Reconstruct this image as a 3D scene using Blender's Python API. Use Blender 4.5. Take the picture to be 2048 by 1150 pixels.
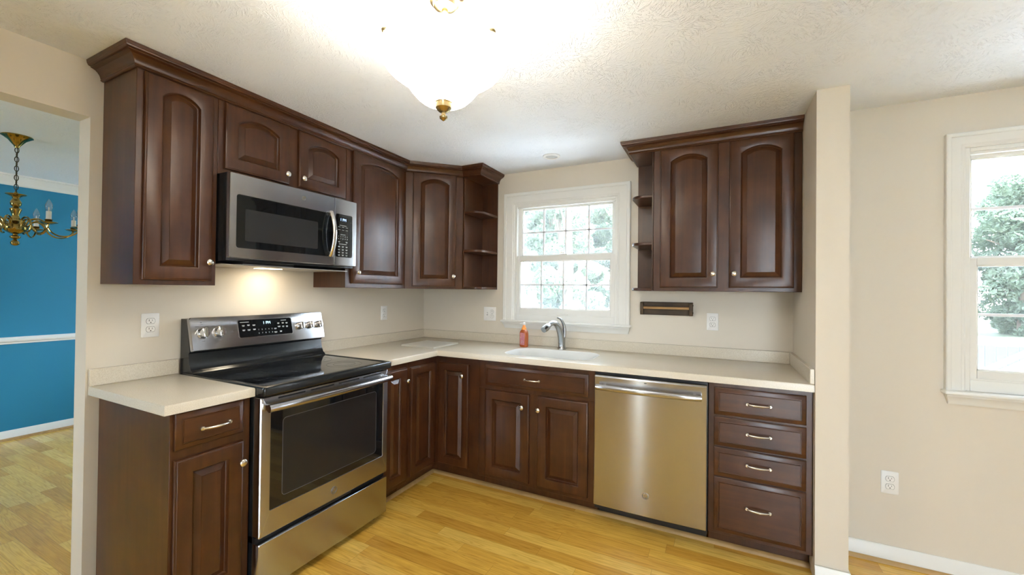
import bpy, bmesh, math, random
from mathutils import Vector, Matrix
import numpy as np

for o in list(bpy.data.objects):
    bpy.data.objects.remove(o, do_unlink=True)
SC = bpy.context.scene
COL = SC.collection

# ------------------------------------------------------------------ camera
YAW, PITCH, ROLL, FPX = 0.4629, 0.0088, 0.0108, 823.5
cyw, syw = math.cos(YAW), math.sin(YAW)
fw = Vector((-syw*math.cos(PITCH), cyw*math.cos(PITCH), math.sin(PITCH)))
rt = Vector((cyw, syw, 0))
up = rt.cross(fw)
R2 = rt*math.cos(ROLL) + up*math.sin(ROLL)
U2 = -rt*math.sin(ROLL) + up*math.cos(ROLL)
cam_d = bpy.data.cameras.new('camera')
cam = bpy.data.objects.new('camera', cam_d)
COL.objects.link(cam)
M = Matrix((R2, U2, -fw)).transposed().to_4x4()
M.translation = Vector((2.433, -3.0499, 1.3606))
cam.matrix_world = M
cam_d.sensor_width = 36
cam_d.lens = FPX/2048*36
cam_d.clip_start = 0.02
SC.camera = cam

# ------------------------------------------------------------------ colour
SC.view_settings.view_transform = 'Standard'
SC.view_settings.look = 'None'
SC.view_settings.gamma = 1
SC.view_settings.use_curve_mapping = False
SC.view_settings.exposure = 0.45

# ------------------------------------------------------------------ sky
SKY = 18.0
world = bpy.data.worlds.new('world')
SC.world = world
world.use_nodes = True
wn = world.node_tree
wn.nodes.clear()
wo = wn.nodes.new('ShaderNodeOutputWorld')
wb = wn.nodes.new('ShaderNodeBackground')
wb.inputs['Strength'].default_value = SKY
tc = wn.nodes.new('ShaderNodeTexCoord')
sx = wn.nodes.new('ShaderNodeSeparateXYZ')
rp = wn.nodes.new('ShaderNodeValToRGB')
wn.links.new(tc.outputs['Generated'], sx.inputs[0])
wn.links.new(sx.outputs['Z'], rp.inputs[0])
rp.color_ramp.elements[0].position = 0.0
rp.color_ramp.elements[0].color = (0.84, 0.93, 1.04, 1)
rp.color_ramp.elements[1].position = 0.9
rp.color_ramp.elements[1].color = (0.70, 0.86, 1.04, 1)
wn.links.new(rp.outputs[0], wb.inputs[0])
wn.links.new(wb.outputs[0], wo.inputs[0])

sun_d = bpy.data.lights.new('sun', 'SUN')
sun_d.energy = 42.0
sun_d.angle = math.radians(3)
sun_d.color = (0.96, 0.96, 0.98)
sun = bpy.data.objects.new('sun', sun_d)
COL.objects.link(sun)
sun.rotation_euler = Vector((-.40, .03, -.90)).to_track_quat('-Z', 'Y').to_euler()   # high over the right gable, grazing the back wall

def portal(name, loc, rot, sx_, sy_):
    d = bpy.data.lights.new(name, 'AREA')
    d.shape = 'RECTANGLE'; d.size = sx_; d.size_y = sy_
    d.cycles.is_portal = True
    o = bpy.data.objects.new(name, d); COL.objects.link(o)
    o.location = loc; o.rotation_euler = rot
    return o
P2 = math.pi/2
portal('window_daylight_portal', (1.36, .14, 1.64), (-P2, 0, 0), .84, .9)
portal('window_daylight_portal', (3.95, -.16, 1.5), (-P2, 0, 0), .95, 1.1)
portal('window_daylight_portal', (3.6, -5.58, 1.07), (P2, 0, 0), 1.0, 2.15)  # this and the next two serve the added, unseen fill openings
portal('window_daylight_portal', (-1.65, -5.58, 1.2), (P2, 0, 0), 2.3, 1.8)
portal('window_daylight_portal', (-1.7, .14, 1.35), (-P2, 0, 0), 1.8, 1.5)

# lamp constants
LAMP = Vector((1.633, -1.959, 0))
LAMP_W = 8.0
BOWL_E = 12.0
HOOD_W = .9

# ------------------------------------------------------------------ materials
MATS = {}
def new_mat(name):
    m = bpy.data.materials.new(name)
    m.use_nodes = True
    nt = m.node_tree
    b = nt.nodes['Principled BSDF']
    MATS[name] = m
    return m, nt, b
def N(nt, t, **kw):
    n = nt.nodes.new(t)
    for k, v in kw.items():
        if k in n.inputs: n.inputs[k].default_value = v
        else: setattr(n, k, v)
    return n
def simple(name, col, rough=.5, metal=0, coat=0, spec=.5, emis=None, es=0, aniso=0, arot=0):
    m, nt, b = new_mat(name)
    b.inputs['Base Color'].default_value = (*col, 1)
    b.inputs['Roughness'].default_value = rough
    b.inputs['Metallic'].default_value = metal
    b.inputs['Coat Weight'].default_value = coat
    b.inputs['Specular IOR Level'].default_value = spec
    if emis:
        b.inputs['Emission Color'].default_value = (*emis, 1)
        b.inputs['Emission Strength'].default_value = es
    if aniso:
        b.inputs['Anisotropic'].default_value = aniso
        b.inputs['Anisotropic Rotation'].default_value = arot
    return m
def bump(nt, b, src, strength, dist):
    bp = N(nt, 'ShaderNodeBump', Strength=strength, Distance=dist)
    nt.links.new(src, bp.inputs['Height'])
    nt.links.new(bp.outputs[0], b.inputs['Normal'])
    return bp
def ramp(nt, src, stops):
    r = nt.nodes.new('ShaderNodeValToRGB')
    e = r.color_ramp.elements
    while len(e) < len(stops): e.new(.5)
    for k, (p, c) in enumerate(stops):
        e[k].position = p; e[k].color = (*c, 1) if len(c) == 3 else c
    nt.links.new(src, r.inputs[0])
    return r
def mathn(nt, op, a, b=None, c=None):
    n = nt.nodes.new('ShaderNodeMath'); n.operation = op
    for i, v in enumerate((a, b, c)):
        if v is None: continue
        if isinstance(v, (int, float)): n.inputs[i].default_value = v
        else: nt.links.new(v, n.inputs[i])
    return n.outputs[0]

def wood(name, axis, dark=(.036, .0106, .0032), mid=(.060, .0188, .0052), light=(.092, .0320, .0090), rough=.31):
    m, nt, b = new_mat(name)
    t = N(nt, 'ShaderNodeTexCoord'); oi = N(nt, 'ShaderNodeObjectInfo')
    off = N(nt, 'ShaderNodeVectorMath', operation='ADD')
    sc = N(nt, 'ShaderNodeVectorMath', operation='SCALE'); sc.inputs['Scale'].default_value = 13.7
    cb = N(nt, 'ShaderNodeCombineXYZ')
    for i in range(3): nt.links.new(oi.outputs['Random'], cb.inputs[i])
    nt.links.new(cb.outputs[0], sc.inputs[0])
    nt.links.new(t.outputs['Object'], off.inputs[0]); nt.links.new(sc.outputs[0], off.inputs[1])
    mp = N(nt, 'ShaderNodeMapping')
    s = [34, 34, 34]; s['xyz'.index(axis)] = 1.6
    mp.inputs['Scale'].default_value = s
    nt.links.new(off.outputs[0], mp.inputs[0])
    n1 = N(nt, 'ShaderNodeTexNoise', Scale=1.0, Detail=7.0, Roughness=.62, Distortion=.6)
    nt.links.new(mp.outputs[0], n1.inputs[0])
    n2 = N(nt, 'ShaderNodeTexNoise', Scale=6.0, Detail=4.0, Roughness=.55)
    nt.links.new(off.outputs[0], n2.inputs[0])
    mx = mathn(nt, 'ADD', mathn(nt, 'MULTIPLY', n1.outputs[0], .45), mathn(nt, 'MULTIPLY', n2.outputs[0], .55))
    r = ramp(nt, mx, [(.34, dark), (.5, mid), (.68, light)])
    nt.links.new(r.outputs[0], b.inputs['Base Color'])
    b.inputs['Roughness'].default_value = rough
    b.inputs['Specular IOR Level'].default_value = .48
    return m
wood('cherry_v', 'z'); wood('cherry_x', 'x'); wood('cherry_y', 'y')
wood('rustic_wood', 'x', (.035, .02, .008), (.085, .05, .022), (.14, .085, .04), .6)
wood('dowel_wood', 'x', (.35, .19, .07), (.45, .26, .10), (.55, .33, .14), .45)
wood('shoe_wood', 'x', (.34, .20, .07), (.44, .27, .10), (.52, .34, .14), .5)

def paint(name, col, rough=.6, bs=.05, bd=.0008, scale=260):
    m, nt, b = new_mat(name)
    b.inputs['Base Color'].default_value = (*col, 1)
    b.inputs['Roughness'].default_value = rough
    t = N(nt, 'ShaderNodeTexCoord')
    n = N(nt, 'ShaderNodeTexNoise', Scale=scale, Detail=3.0)
    nt.links.new(t.outputs['Object'], n.inputs[0])
    bump(nt, b, n.outputs[0], bs, bd)
    return m
paint('wall_paint', (.70, .635, .535))
paint('blue_paint', (.012, .205, .36), .55)
paint('trim_paint', (.80, .79, .75), .35, .02, .0004, 60)
paint('door_edge_paint', (.80, .79, .75), .35, .02, .0004, 60)

def ceiling_mat():
    m, nt, b = new_mat('stomp_ceiling')
    b.inputs['Base Color'].default_value = (.86, .89, .935, 1)
    b.inputs['Roughness'].default_value = .85
    t = N(nt, 'ShaderNodeTexCoord')
    hs = []
    for k, (vs, s1, s2) in enumerate(((11, 32, 150), (17, 55, 230))):
        wv = N(nt, 'ShaderNodeTexNoise', Scale=9.0, Detail=2.0)
        nt.links.new(t.outputs['Object'], wv.inputs[0])
        ad = N(nt, 'ShaderNodeVectorMath', operation='MULTIPLY_ADD')
        nt.links.new(wv.outputs['Color'], ad.inputs[0]); ad.inputs[1].default_value = (.06, .06, 0)
        nt.links.new(t.outputs['Object'], ad.inputs[2])
        v = N(nt, 'ShaderNodeTexVoronoi', Scale=float(vs))
        nt.links.new(ad.outputs[0], v.inputs['Vector'])
        sp = N(nt, 'ShaderNodeSeparateColor'); nt.links.new(v.outputs['Color'], sp.inputs[0])
        ang = mathn(nt, 'MULTIPLY', sp.outputs[0], 6.28)
        vr = N(nt, 'ShaderNodeVectorRotate', rotation_type='Z_AXIS')
        nt.links.new(ad.outputs[0], vr.inputs['Vector']); nt.links.new(ang, vr.inputs['Angle'])
        mp = N(nt, 'ShaderNodeMapping'); mp.inputs['Scale'].default_value = (s1, s2, 1)
        nt.links.new(vr.outputs[0], mp.inputs[0])
        n = N(nt, 'ShaderNodeTexNoise', Scale=1.0, Detail=2.0, Roughness=.5)
        nt.links.new(mp.outputs[0], n.inputs[0])
        r = ramp(nt, n.outputs[0], [(.54, (0, 0, 0)), (.66, (1, 1, 1))])
        hs.append(r.outputs[0])
    mod = N(nt, 'ShaderNodeTexNoise', Scale=3.5, Detail=2.0)
    nt.links.new(t.outputs['Object'], mod.inputs[0])
    md = ramp(nt, mod.outputs[0], [(.38, (.25,)*3), (.62, (1,)*3)])
    h = mathn(nt, 'MULTIPLY', mathn(nt, 'ADD', hs[0], mathn(nt, 'MULTIPLY', hs[1], .6)), md.outputs[0])
    bump(nt, b, h, .8, .0030)
    return m
ceiling_mat()

def floor_mat():
    m, nt, b = new_mat('oak_floor')
    t = N(nt, 'ShaderNodeTexCoord'); sp = N(nt, 'ShaderNodeSeparateXYZ')
    nt.links.new(t.outputs['Object'], sp.inputs[0])
    W, L = .083, .78
    yr = mathn(nt, 'DIVIDE', sp.outputs['Y'], W)
    row = mathn(nt, 'FLOOR', yr)
    w1 = N(nt, 'ShaderNodeTexWhiteNoise', noise_dimensions='1D'); nt.links.new(row, w1.inputs['W'])
    xs = mathn(nt, 'ADD', mathn(nt, 'DIVIDE', sp.outputs['X'], L), mathn(nt, 'MULTIPLY', w1.outputs['Value'], 9.0))
    col = mathn(nt, 'FLOOR', xs)
    cb = N(nt, 'ShaderNodeCombineXYZ'); nt.links.new(row, cb.inputs[0]); nt.links.new(col, cb.inputs[1])
    w2 = N(nt, 'ShaderNodeTexWhiteNoise', noise_dimensions='3D'); nt.links.new(cb.outputs[0], w2.inputs['Vector'])
    base = ramp(nt, w2.outputs['Value'], [(0, (.64, .345, .050)), (.3, (.77, .445, .072)), (.6, (.83, .51, .095)), (1, (.88, .59, .14))])
    # grain coordinates, shifted per board
    gx = mathn(nt, 'ADD', mathn(nt, 'MULTIPLY', sp.outputs['X'], 1.6), mathn(nt, 'MULTIPLY', w2.outputs['Value'], 37.0))
    gy = mathn(nt, 'ADD', mathn(nt, 'MULTIPLY', sp.outputs['Y'], 26.0), mathn(nt, 'MULTIPLY', w2.outputs['Value'], 91.0))
    gc = N(nt, 'ShaderNodeCombineXYZ'); nt.links.new(gx, gc.inputs[0]); nt.links.new(gy, gc.inputs[1])
    n0 = N(nt, 'ShaderNodeTexNoise', Scale=.55, Detail=2.0, Roughness=.45); nt.links.new(gc.outputs[0], n0.inputs[0])
    rings = mathn(nt, 'SINE', mathn(nt, 'MULTIPLY', n0.outputs[0], 120.0))
    rg = ramp(nt, mathn(nt, 'MULTIPLY_ADD', rings, .5, .5), [(.0, (.82, .77, .66)), (.45, (1, 1, 1))])
    n1 = N(nt, 'ShaderNodeTexNoise', Scale=3.0, Detail=5.0, Roughness=.7); nt.links.new(gc.outputs[0], n1.inputs[0])
    fg = ramp(nt, n1.outputs[0], [(.35, (.84, .81, .76)), (.6, (1.04, 1.04, 1.04))])
    mx = N(nt, 'ShaderNodeMix', data_type='RGBA', blend_type='MULTIPLY'); mx.inputs[0].default_value = .75
    nt.links.new(base.outputs[0], mx.inputs[6]); nt.links.new(rg.outputs[0], mx.inputs[7])
    mx2 = N(nt, 'ShaderNodeMix', data_type='RGBA', blend_type='MULTIPLY'); mx2.inputs[0].default_value = 1
    nt.links.new(mx.outputs[2], mx2.inputs[6]); nt.links.new(fg.outputs[0], mx2.inputs[7])
    fy = mathn(nt, 'FRACT', yr); fx = mathn(nt, 'FRACT', xs)
    ey = mathn(nt, 'MULTIPLY', mathn(nt, 'MINIMUM', fy, mathn(nt, 'SUBTRACT', 1.0, fy)), W)
    ex = mathn(nt, 'MULTIPLY', mathn(nt, 'MINIMUM', fx, mathn(nt, 'SUBTRACT', 1.0, fx)), L)
    e = mathn(nt, 'MINIMUM', ex, ey)
    gap = mathn(nt, 'SMOOTH_MIN', mathn(nt, 'DIVIDE', e, .0012), 1.0, .1)
    mx3 = N(nt, 'ShaderNodeMix', data_type='RGBA')
    gf = mathn(nt, 'SUBTRACT', 1.0, gap)
    nt.links.new(mathn(nt, 'MULTIPLY', gf, .55), mx3.inputs[0])
    nt.links.new(mx2.outputs[2], mx3.inputs[6]); mx3.inputs[7].default_value = (.12, .06, .02, 1)
    nt.links.new(mx3.outputs[2], b.inputs['Base Color'])
    b.inputs['Roughness'].default_value = .27
    b.inputs['Coat Weight'].default_value = .3; b.inputs['Coat Roughness'].default_value = .12
    bump(nt, b, mathn(nt, 'ADD', gap, mathn(nt, 'MULTIPLY', n1.outputs[0], .15)), .25, .0006)
    return m
floor_mat()

def counter_mat():
    m, nt, b = new_mat('solid_surface')
    t = N(nt, 'ShaderNodeTexCoord')
    n = N(nt, 'ShaderNodeTexNoise', Scale=420.0, Detail=2.0); nt.links.new(t.outputs['Object'], n.inputs[0])
    r = ramp(nt, n.outputs[0], [(.36, (.61, .54, .43)), (.5, (.68, .615, .50)), (.66, (.74, .68, .57))])
    nt.links.new(r.outputs[0], b.inputs['Base Color'])
    b.inputs['Roughness'].default_value = .26
    return m
counter_mat()
simple('sink_white', (.80, .80, .77), .3)

def steel(name, tangent_axis='Z', rough=.19, col=(.485, .495, .525), aniso=.95, arot=.0):
    m, nt, b = new_mat(name)
    b.inputs['Base Color'].default_value = (*col, 1)
    b.inputs['Metallic'].default_value = 1
    b.inputs['Roughness'].default_value = rough
    b.inputs['Anisotropic'].default_value = aniso
    b.inputs['Anisotropic Rotation'].default_value = arot
    tg = N(nt, 'ShaderNodeTangent', direction_type='RADIAL', axis=tangent_axis)
    nt.links.new(tg.outputs[0], b.inputs['Tangent'])
    t = N(nt, 'ShaderNodeTexCoord'); mp = N(nt, 'ShaderNodeMapping'); mp.inputs['Scale'].default_value = (4, 4, 900)
    nt.links.new(t.outputs['Object'], mp.inputs[0])
    n = N(nt, 'ShaderNodeTexNoise', Scale=1.0, Detail=2.0); nt.links.new(mp.outputs[0], n.inputs[0])
    rr = mathn(nt, 'MULTIPLY_ADD', n.outputs[0], .012, rough-.006)
    nt.links.new(rr, b.inputs['Roughness'])
    return m
steel('steel', arot=.25)
simple('bright_steel', (.72, .71, .69), .16, 1)
simple('nickel', (.70, .67, .62), .24, 1)
simple('chrome', (.42, .43, .44), .22, 1)
simple('antique_brass', (.42, .33, .17), .27, 1)
simple('polished_brass', (.34, .24, .075), .14, 1)
simple('black_plastic', (.012, .012, .013), .35)
simple('black_enamel', (.014, .016, .018), .18)
simple('black_glass', (.006, .008, .010), .035, coat=.5)
simple('cooktop_glass', (.008, .009, .011), .06, coat=.3)
simple('oven_inner', (.020, .018, .017), .05, spec=.35)
simple('oven_line', (.10, .10, .11), .3)
simple('mw_inner', (.030, .031, .033), .08, spec=.4)
simple('burner_line', (.016, .017, .019), .15)
simple('dark_gap', (.004, .004, .004), .8)
simple('panel_print', (.55, .58, .60), .5)
simple('ink', (.06, .06, .06), .5)
simple('badge', (.30, .30, .29), .3, 1)
simple('white_plastic', (.86, .85, .83), .35)
simple('disc_shade_grey', (.55, .55, .54), .5)
simple('slot_dark', (.03, .03, .03), .6)
simple('display_glow', (.02, .05, .08), .4, emis=(.55, .85, 1.0), es=1.6)
simple('display_blue', (.02, .03, .08), .4, emis=(.45, .65, 1.0), es=1.6)
simple('display_dark', (.004, .006, .008), .15)
simple('candle_white', (.85, .84, .80), .5)
simple('board_beige', (.60, .57, .50), .35)
simple('label_pink', (.55, .20, .24), .5)
simple('orange_pump', (.95, .35, .08), .35)
simple('hood_lens', (.9, .8, .6), .5, emis=(1, .80, .50), es=6)
simple('hood_grey', (.45, .42, .38), .45, .6)
simple('chain_dark', (.05, .04, .02), .35, 1)
simple('bark', (.16, .12, .09), .9)
simple('fence_wood', (.060, .064, .075), .8)
simple('deck_dark', (.16, .14, .14), .7)
simple('deck_white', (.85, .85, .85), .6)
simple('siding', (.7, .7, .68), .7)

def soap_mat():
    m, nt, b = new_mat('orange_liquid')
    b.inputs['Base Color'].default_value = (.62, .16, .05, 1)
    b.inputs['Roughness'].default_value = .12
    b.inputs['Transmission Weight'].default_value = .25
    return m
soap_mat()
def glass_mat(name, tint=(1, 1, 1), refl=.08):
    m, nt, b = new_mat(name)
    nt.nodes.remove(b)
    out = nt.nodes['Material Output']
    tr = N(nt, 'ShaderNodeBsdfTransparent'); tr.inputs[0].default_value = (*tint, 1)
    gl = N(nt, 'ShaderNodeBsdfGlossy'); gl.inputs['Roughness'].default_value = .02
    lw = N(nt, 'ShaderNodeLayerWeight', Blend=.25)
    mx = N(nt, 'ShaderNodeMixShader')
    f = mathn(nt, 'MULTIPLY_ADD', lw.outputs['Fresnel'], .6, refl*.3)
    nt.links.new(f, mx.inputs[0]); nt.links.new(tr.outputs[0], mx.inputs[1]); nt.links.new(gl.outputs[0], mx.inputs[2])
    nt.links.new(mx.outputs[0], out.inputs[0])
    return m
glass_mat('window_glass', (.97, .985, .99))
glass_mat('bulb_glass', (.92, .95, .97), .5)
def screen_mat(name, fac):
    m, nt, b = new_mat(name)
    nt.nodes.remove(b)
    out = nt.nodes['Material Output']
    tr = N(nt, 'ShaderNodeBsdfTransparent'); df = N(nt, 'ShaderNodeBsdfDiffuse'); df.inputs[0].default_value = (.75, .77, .80, 1)
    mx = N(nt, 'ShaderNodeMixShader'); mx.inputs[0].default_value = fac
    nt.links.new(tr.outputs[0], mx.inputs[1]); nt.links.new(df.outputs[0], mx.inputs[2]); nt.links.new(mx.outputs[0], out.inputs[0])
screen_mat('haze_screen', .13)  # window haze as a pale veil, extending the lower sash's real screen
screen_mat('fine_haze_screen', .05)  # haze only: a thinner pale veil for the right window
def shade_mat():
    m, nt, b = new_mat('streak_shade_cloth')  # cloth of the added shade behind the dishwasher streak
    nt.nodes.remove(b)
    tl = N(nt, 'ShaderNodeBsdfTranslucent'); tl.inputs[0].default_value = (.85, .82, .76, 1)
    nt.links.new(tl.outputs[0], nt.nodes['Material Output'].inputs[0])
shade_mat()
def bowl_mat():
    m, nt, b = new_mat('alabaster_glass')
    b.inputs['Base Color'].default_value = (.85, .84, .82, 1)
    b.inputs['Roughness'].default_value = .25
    t = N(nt, 'ShaderNodeTexCoord')
    n = N(nt, 'ShaderNodeTexNoise', Scale=9.0, Detail=3.0, Distortion=1.2); nt.links.new(t.outputs['Object'], n.inputs[0])
    r = ramp(nt, n.outputs[0], [(.3, (1, .90, .75)), (.7, (1, .94, .83))])
    nt.links.new(r.outputs[0], b.inputs['Emission Color'])
    b.inputs['Emission Strength'].default_value = BOWL_E
bowl_mat()
def leaf_mat(name, c1, c2):
    m, nt, b = new_mat(name)
    t = N(nt, 'ShaderNodeTexCoord')
    n = N(nt, 'ShaderNodeTexNoise', Scale=1.4, Detail=5.0, Roughness=.7); nt.links.new(t.outputs['Object'], n.inputs[0])
    r = ramp(nt, n.outputs[0], [(.35, c1), (.65, c2)])
    nt.links.new(r.outputs[0], b.inputs['Base Color'])
    b.inputs['Roughness'].default_value = .7
    out = nt.nodes['Material Output']
    tl = N(nt, 'ShaderNodeBsdfTranslucent'); nt.links.new(r.outputs[0], tl.inputs[0])
    mx = N(nt, 'ShaderNodeMixShader'); mx.inputs[0].default_value = .4
    nt.links.new(b.outputs[0], mx.inputs[1]); nt.links.new(tl.outputs[0], mx.inputs[2]); nt.links.new(mx.outputs[0], out.inputs[0])
leaf_mat('leaves_pale', (.13, .185, .11), (.27, .33, .23))
leaf_mat('leaves_green', (.050, .080, .050), (.13, .17, .11))
leaf_mat('lawn_grass', (.050, .065, .035), (.072, .088, .050))
simple('grille_vinyl', (.84, .86, .90), .4)
simple('bounce_concrete', (.70, .70, .69), .8)  # pale unseen paving, added to bounce daylight indoors

# ------------------------------------------------------------------ geometry helpers
class Frame:
    def __init__(s, o=(0, 0, 0), u=(1, 0, 0), n=(0, 1, 0)):
        s.o = Vector(o); s.u = Vector(u).normalized(); s.n = Vector(n).normalized(); s.z = Vector((0, 0, 1))
    def __call__(s, a, b, c):
        return s.o + s.u*a + s.n*b + s.z*c
WF = Frame()
LF = Frame((0, 0, 0), (0, 1, 0), (1, 0, 0))        # left run: a = y, b = x
BF = Frame((0, 0, 0), (1, 0, 0), (0, -1, 0))       # back run: a = x, b = -y
KF = Frame((0, -.295, 0), (1, 0, 0), (0, -1, 0))   # breakfast area wall

class MB:
    def __init__(s, F=WF):
        s.bm = bmesh.new(); s.F = F; s.mats = []
    def mi(s, m):
        if m not in s.mats: s.mats.append(m)
        return s.mats.index(m)
    def face(s, vs, m):
        try:
            f = s.bm.faces.new(vs)
        except ValueError:
            return None
        f.material_index = s.mi(m); f.smooth = True
        return f
    def box(s, a0, a1, b0, b1, c0, c1, m, bev=0, seg=2):
        v = [s.bm.verts.new(s.F(a, b, c)) for a in (a0, a1) for b in (b0, b1) for c in (c0, c1)]
        q = [(0, 1, 3, 2), (4, 6, 7, 5), (0, 4, 5, 1), (2, 3, 7, 6), (0, 2, 6, 4), (1, 5, 7, 3)]
        fs = [s.face([v[i] for i in t], m) for t in q]
        if bev > 0:
            es = list({e for f in fs for e in f.edges})
            r = bmesh.ops.bevel(s.bm, geom=es, offset=bev, segments=seg, affect='EDGES', profile=.5)
            for f in r['faces']: f.material_index = s.mi(m); f.smooth = True
        return s
    def loft(s, loops, m, cap0=True, cap1=True, closed=True):
        L = [[s.bm.verts.new(s.F(*p)) for p in lp] for lp in loops]
        n = len(L[0])
        for i in range(len(L)-1):
            for j in range(n if closed else n-1):
                k = (j+1) % n
                s.face([L[i][j], L[i][k], L[i+1][k], L[i+1][j]], m)
        if cap0: s.face(L[0][::-1], m)
        if cap1: s.face(L[-1], m)
        return s
    def lathe(s, prof, c, axis, m, seg=24, cap0=True, cap1=True, squash=(1, 1), ang0=0):
        ax = 'abc'.index(axis)
        loops = []
        for r, h in prof:
            lp = []
            for k in range(seg):
                t = 2*math.pi*k/seg+ang0
                p = [0, 0, 0]; i, j = [q for q in (0, 1, 2) if q != ax]
                p[i] = c[i]+r*math.cos(t)*squash[0]; p[j] = c[j]+r*math.sin(t)*squash[1]; p[ax] = c[ax]+h
                lp.append(p)
            loops.append(lp)
        return s.loft(loops, m, cap0, cap1)
    def tube(s, pts, rad, m, seg=10, flat=1.0, upv=(0, 0, 1)):
        P = [Vector(s.F(*p)) for p in pts]
        if not hasattr(rad, '__len__'): rad = [rad]*len(P)
        F0 = s.F; s.F = WF
        loops = []; prev = None
        for i, p in enumerate(P):
            t = (P[min(i+1, len(P)-1)]-P[max(i-1, 0)]).normalized()
            ref = Vector(upv) if prev is None else prev
            sd = t.cross(ref)
            if sd.length < 1e-4: sd = t.cross(Vector((1, 0, 0.1)))
            sd.normalize(); u = sd.cross(t).normalized(); prev = u
            loops.append([p+sd*math.cos(2*math.pi*k/seg)*rad[i]+u*math.sin(2*math.pi*k/seg)*rad[i]*flat for k in range(seg)])
        s.loft(loops, m); s.F = F0
        return s
    def prism(s, poly, lo, hi, m, plane='ab', bev=0):
        f = {'ab': lambda p, h: (p[0], p[1], h), 'ac': lambda p, h: (p[0], h, p[1]), 'bc': lambda p, h: (h, p[0], p[1])}[plane]
        if bev:
            ins = lambda d: offset_poly(poly, d)
            return s.loft([[f(p, lo) for p in ins(bev)], [f(p, lo+bev) for p in poly], [f(p, hi-bev) for p in poly], [f(p, hi) for p in ins(bev)]], m)
        return s.loft([[f(p, lo) for p in poly], [f(p, hi) for p in poly]], m)
    def sweep(s, path, prof, m, fn, closed=False, caps=True):
        """profile (offset to the right of the path, h); mitred at the corners"""
        n = len(path); V = [Vector((p[0], p[1])) for p in path]
        loops = []
        for off, h in prof:
            lp = []
            for i in range(n):
                ds = []
                if i > 0 or closed: ds.append((V[i]-V[i-1]).normalized())
                if i < n-1 or closed: ds.append((V[(i+1) % n]-V[i]).normalized())
                ns = [Vector((d.y, -d.x)) for d in ds]
                if len(ns) == 2:
                    b = (ns[0]+ns[1]); b = b/(b.dot(ns[0]) or 1)
                else: b = ns[0]
                q = V[i]+b*off
                lp.append(fn(q.x, q.y, h))
            loops.append(lp)
        L = [[s.bm.verts.new(s.F(*p)) for p in lp] for lp in loops]
        k = len(L)
        for i in range(k):
            j = (i+1) % k
            for q in range(n if closed else n-1):
                r = (q+1) % n
                s.face([L[i][q], L[i][r], L[j][r], L[j][q]], m)
        if caps and not closed:
            s.face([L[i][0] for i in range(k)], m); s.face([L[i][-1] for i in range(k)][::-1], m)
        return s
    def text(s, txt, a, b, c, size, m, th=.0006, align='CENTER', flip=False):
        cu = bpy.data.curves.new('txt', 'FONT'); cu.body = txt; cu.size = size; cu.extrude = th; cu.align_x = align; cu.align_y = 'CENTER'
        cu.resolution_u = 2
        ob = bpy.data.objects.new('txt', cu)
        me = bpy.data.meshes.new_from_object(ob)
        vs = [s.bm.verts.new(s.F(a+v.co.x, b+v.co.z, c+v.co.y)) for v in me.vertices]
        for p in me.polygons: s.face([vs[i] for i in p.vertices], m)
        bpy.data.meshes.remove(me); bpy.data.objects.remove(ob); bpy.data.curves.remove(cu)
        return s
    def build(s, name, parent=None, smooth=38, loc=None):
        bm = s.bm
        bmesh.ops.remove_doubles(bm, verts=bm.verts, dist=1e-6)
        bmesh.ops.recalc_face_normals(bm, faces=bm.faces)
        me = bpy.data.meshes.new(name)
        base = Vector((0, 0, 0))
        if parent is not None:
            q = parent
            while q is not None:
                base = base+q.location; q = q.parent
        elif loc is not None: base = Vector(loc)
        bmesh.ops.translate(bm, verts=bm.verts, vec=-base)
        bm.to_mesh(me); bm.free()
        for m in s.mats: me.materials.append(MATS[m])
        me.set_sharp_from_angle(angle=math.radians(smooth))
        o = bpy.data.objects.new(name, me); COL.objects.link(o)
        if parent is not None: o.parent = parent
        elif loc is not None: o.location = loc
        return o

def spline(pts, n=5):
    P = [Vector(p) for p in pts]; out = []
    for i in range(len(P)-1):
        p0, p1, p2, p3 = P[max(i-1, 0)], P[i], P[i+1], P[min(i+2, len(P)-1)]
        for k in range(n):
            t = k/n
            out.append(tuple(.5*((2*p1)+(p2-p0)*t+(2*p0-5*p1+4*p2-p3)*t*t+(3*p1-p0-3*p2+p3)*t**3)))
    out.append(tuple(P[-1]))
    return out
def offset_poly(poly, d):
    V = [Vector(p) for p in poly]; n = len(V)
    area = sum(V[i].x*V[(i+1) % n].y-V[(i+1) % n].x*V[i].y for i in range(n))
    sg = 1 if area > 0 else -1
    out = []
    for i in range(n):
        d1 = (V[i]-V[i-1]).normalized(); d2 = (V[(i+1) % n]-V[i]).normalized()
        n1 = Vector((-d1.y, d1.x))*sg; n2 = Vector((-d2.y, d2.x))*sg
        b = n1+n2; k = b.dot(n1)
        out.append(V[i]+(b/k if abs(k) > 1e-6 else n1)*d)
    return out
def rrect(a0, a1, c0, c1, r, n=5):
    pts = []
    for cx, cy, t0 in ((a1-r, c0+r, -90), (a1-r, c1-r, 0), (a0+r, c1-r, 90), (a0+r, c0+r, 180)):
        for k in range(n+1):
            t = math.radians(t0+90*k/n)
            pts.append((cx+r*math.cos(t), cy+r*math.sin(t)))
    return pts
def thing(name, label, cat, loc, group=None):
    o = bpy.data.objects.new(name, None); COL.objects.link(o)
    o.location = loc; o.empty_display_size = .1
    o['label'] = label; o['category'] = cat
    if group: o['group'] = group
    return o
def tag(o, label, cat, group=None):
    o['label'] = label; o['category'] = cat
    if group: o['group'] = group
    return o
def struct(o):
    o['kind'] = 'structure'; return o
def struct_root(name, loc=(0, 0, 0)):
    o = bpy.data.objects.new(name, None); COL.objects.link(o); o.location = loc; o['kind'] = 'structure'
    return o

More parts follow.
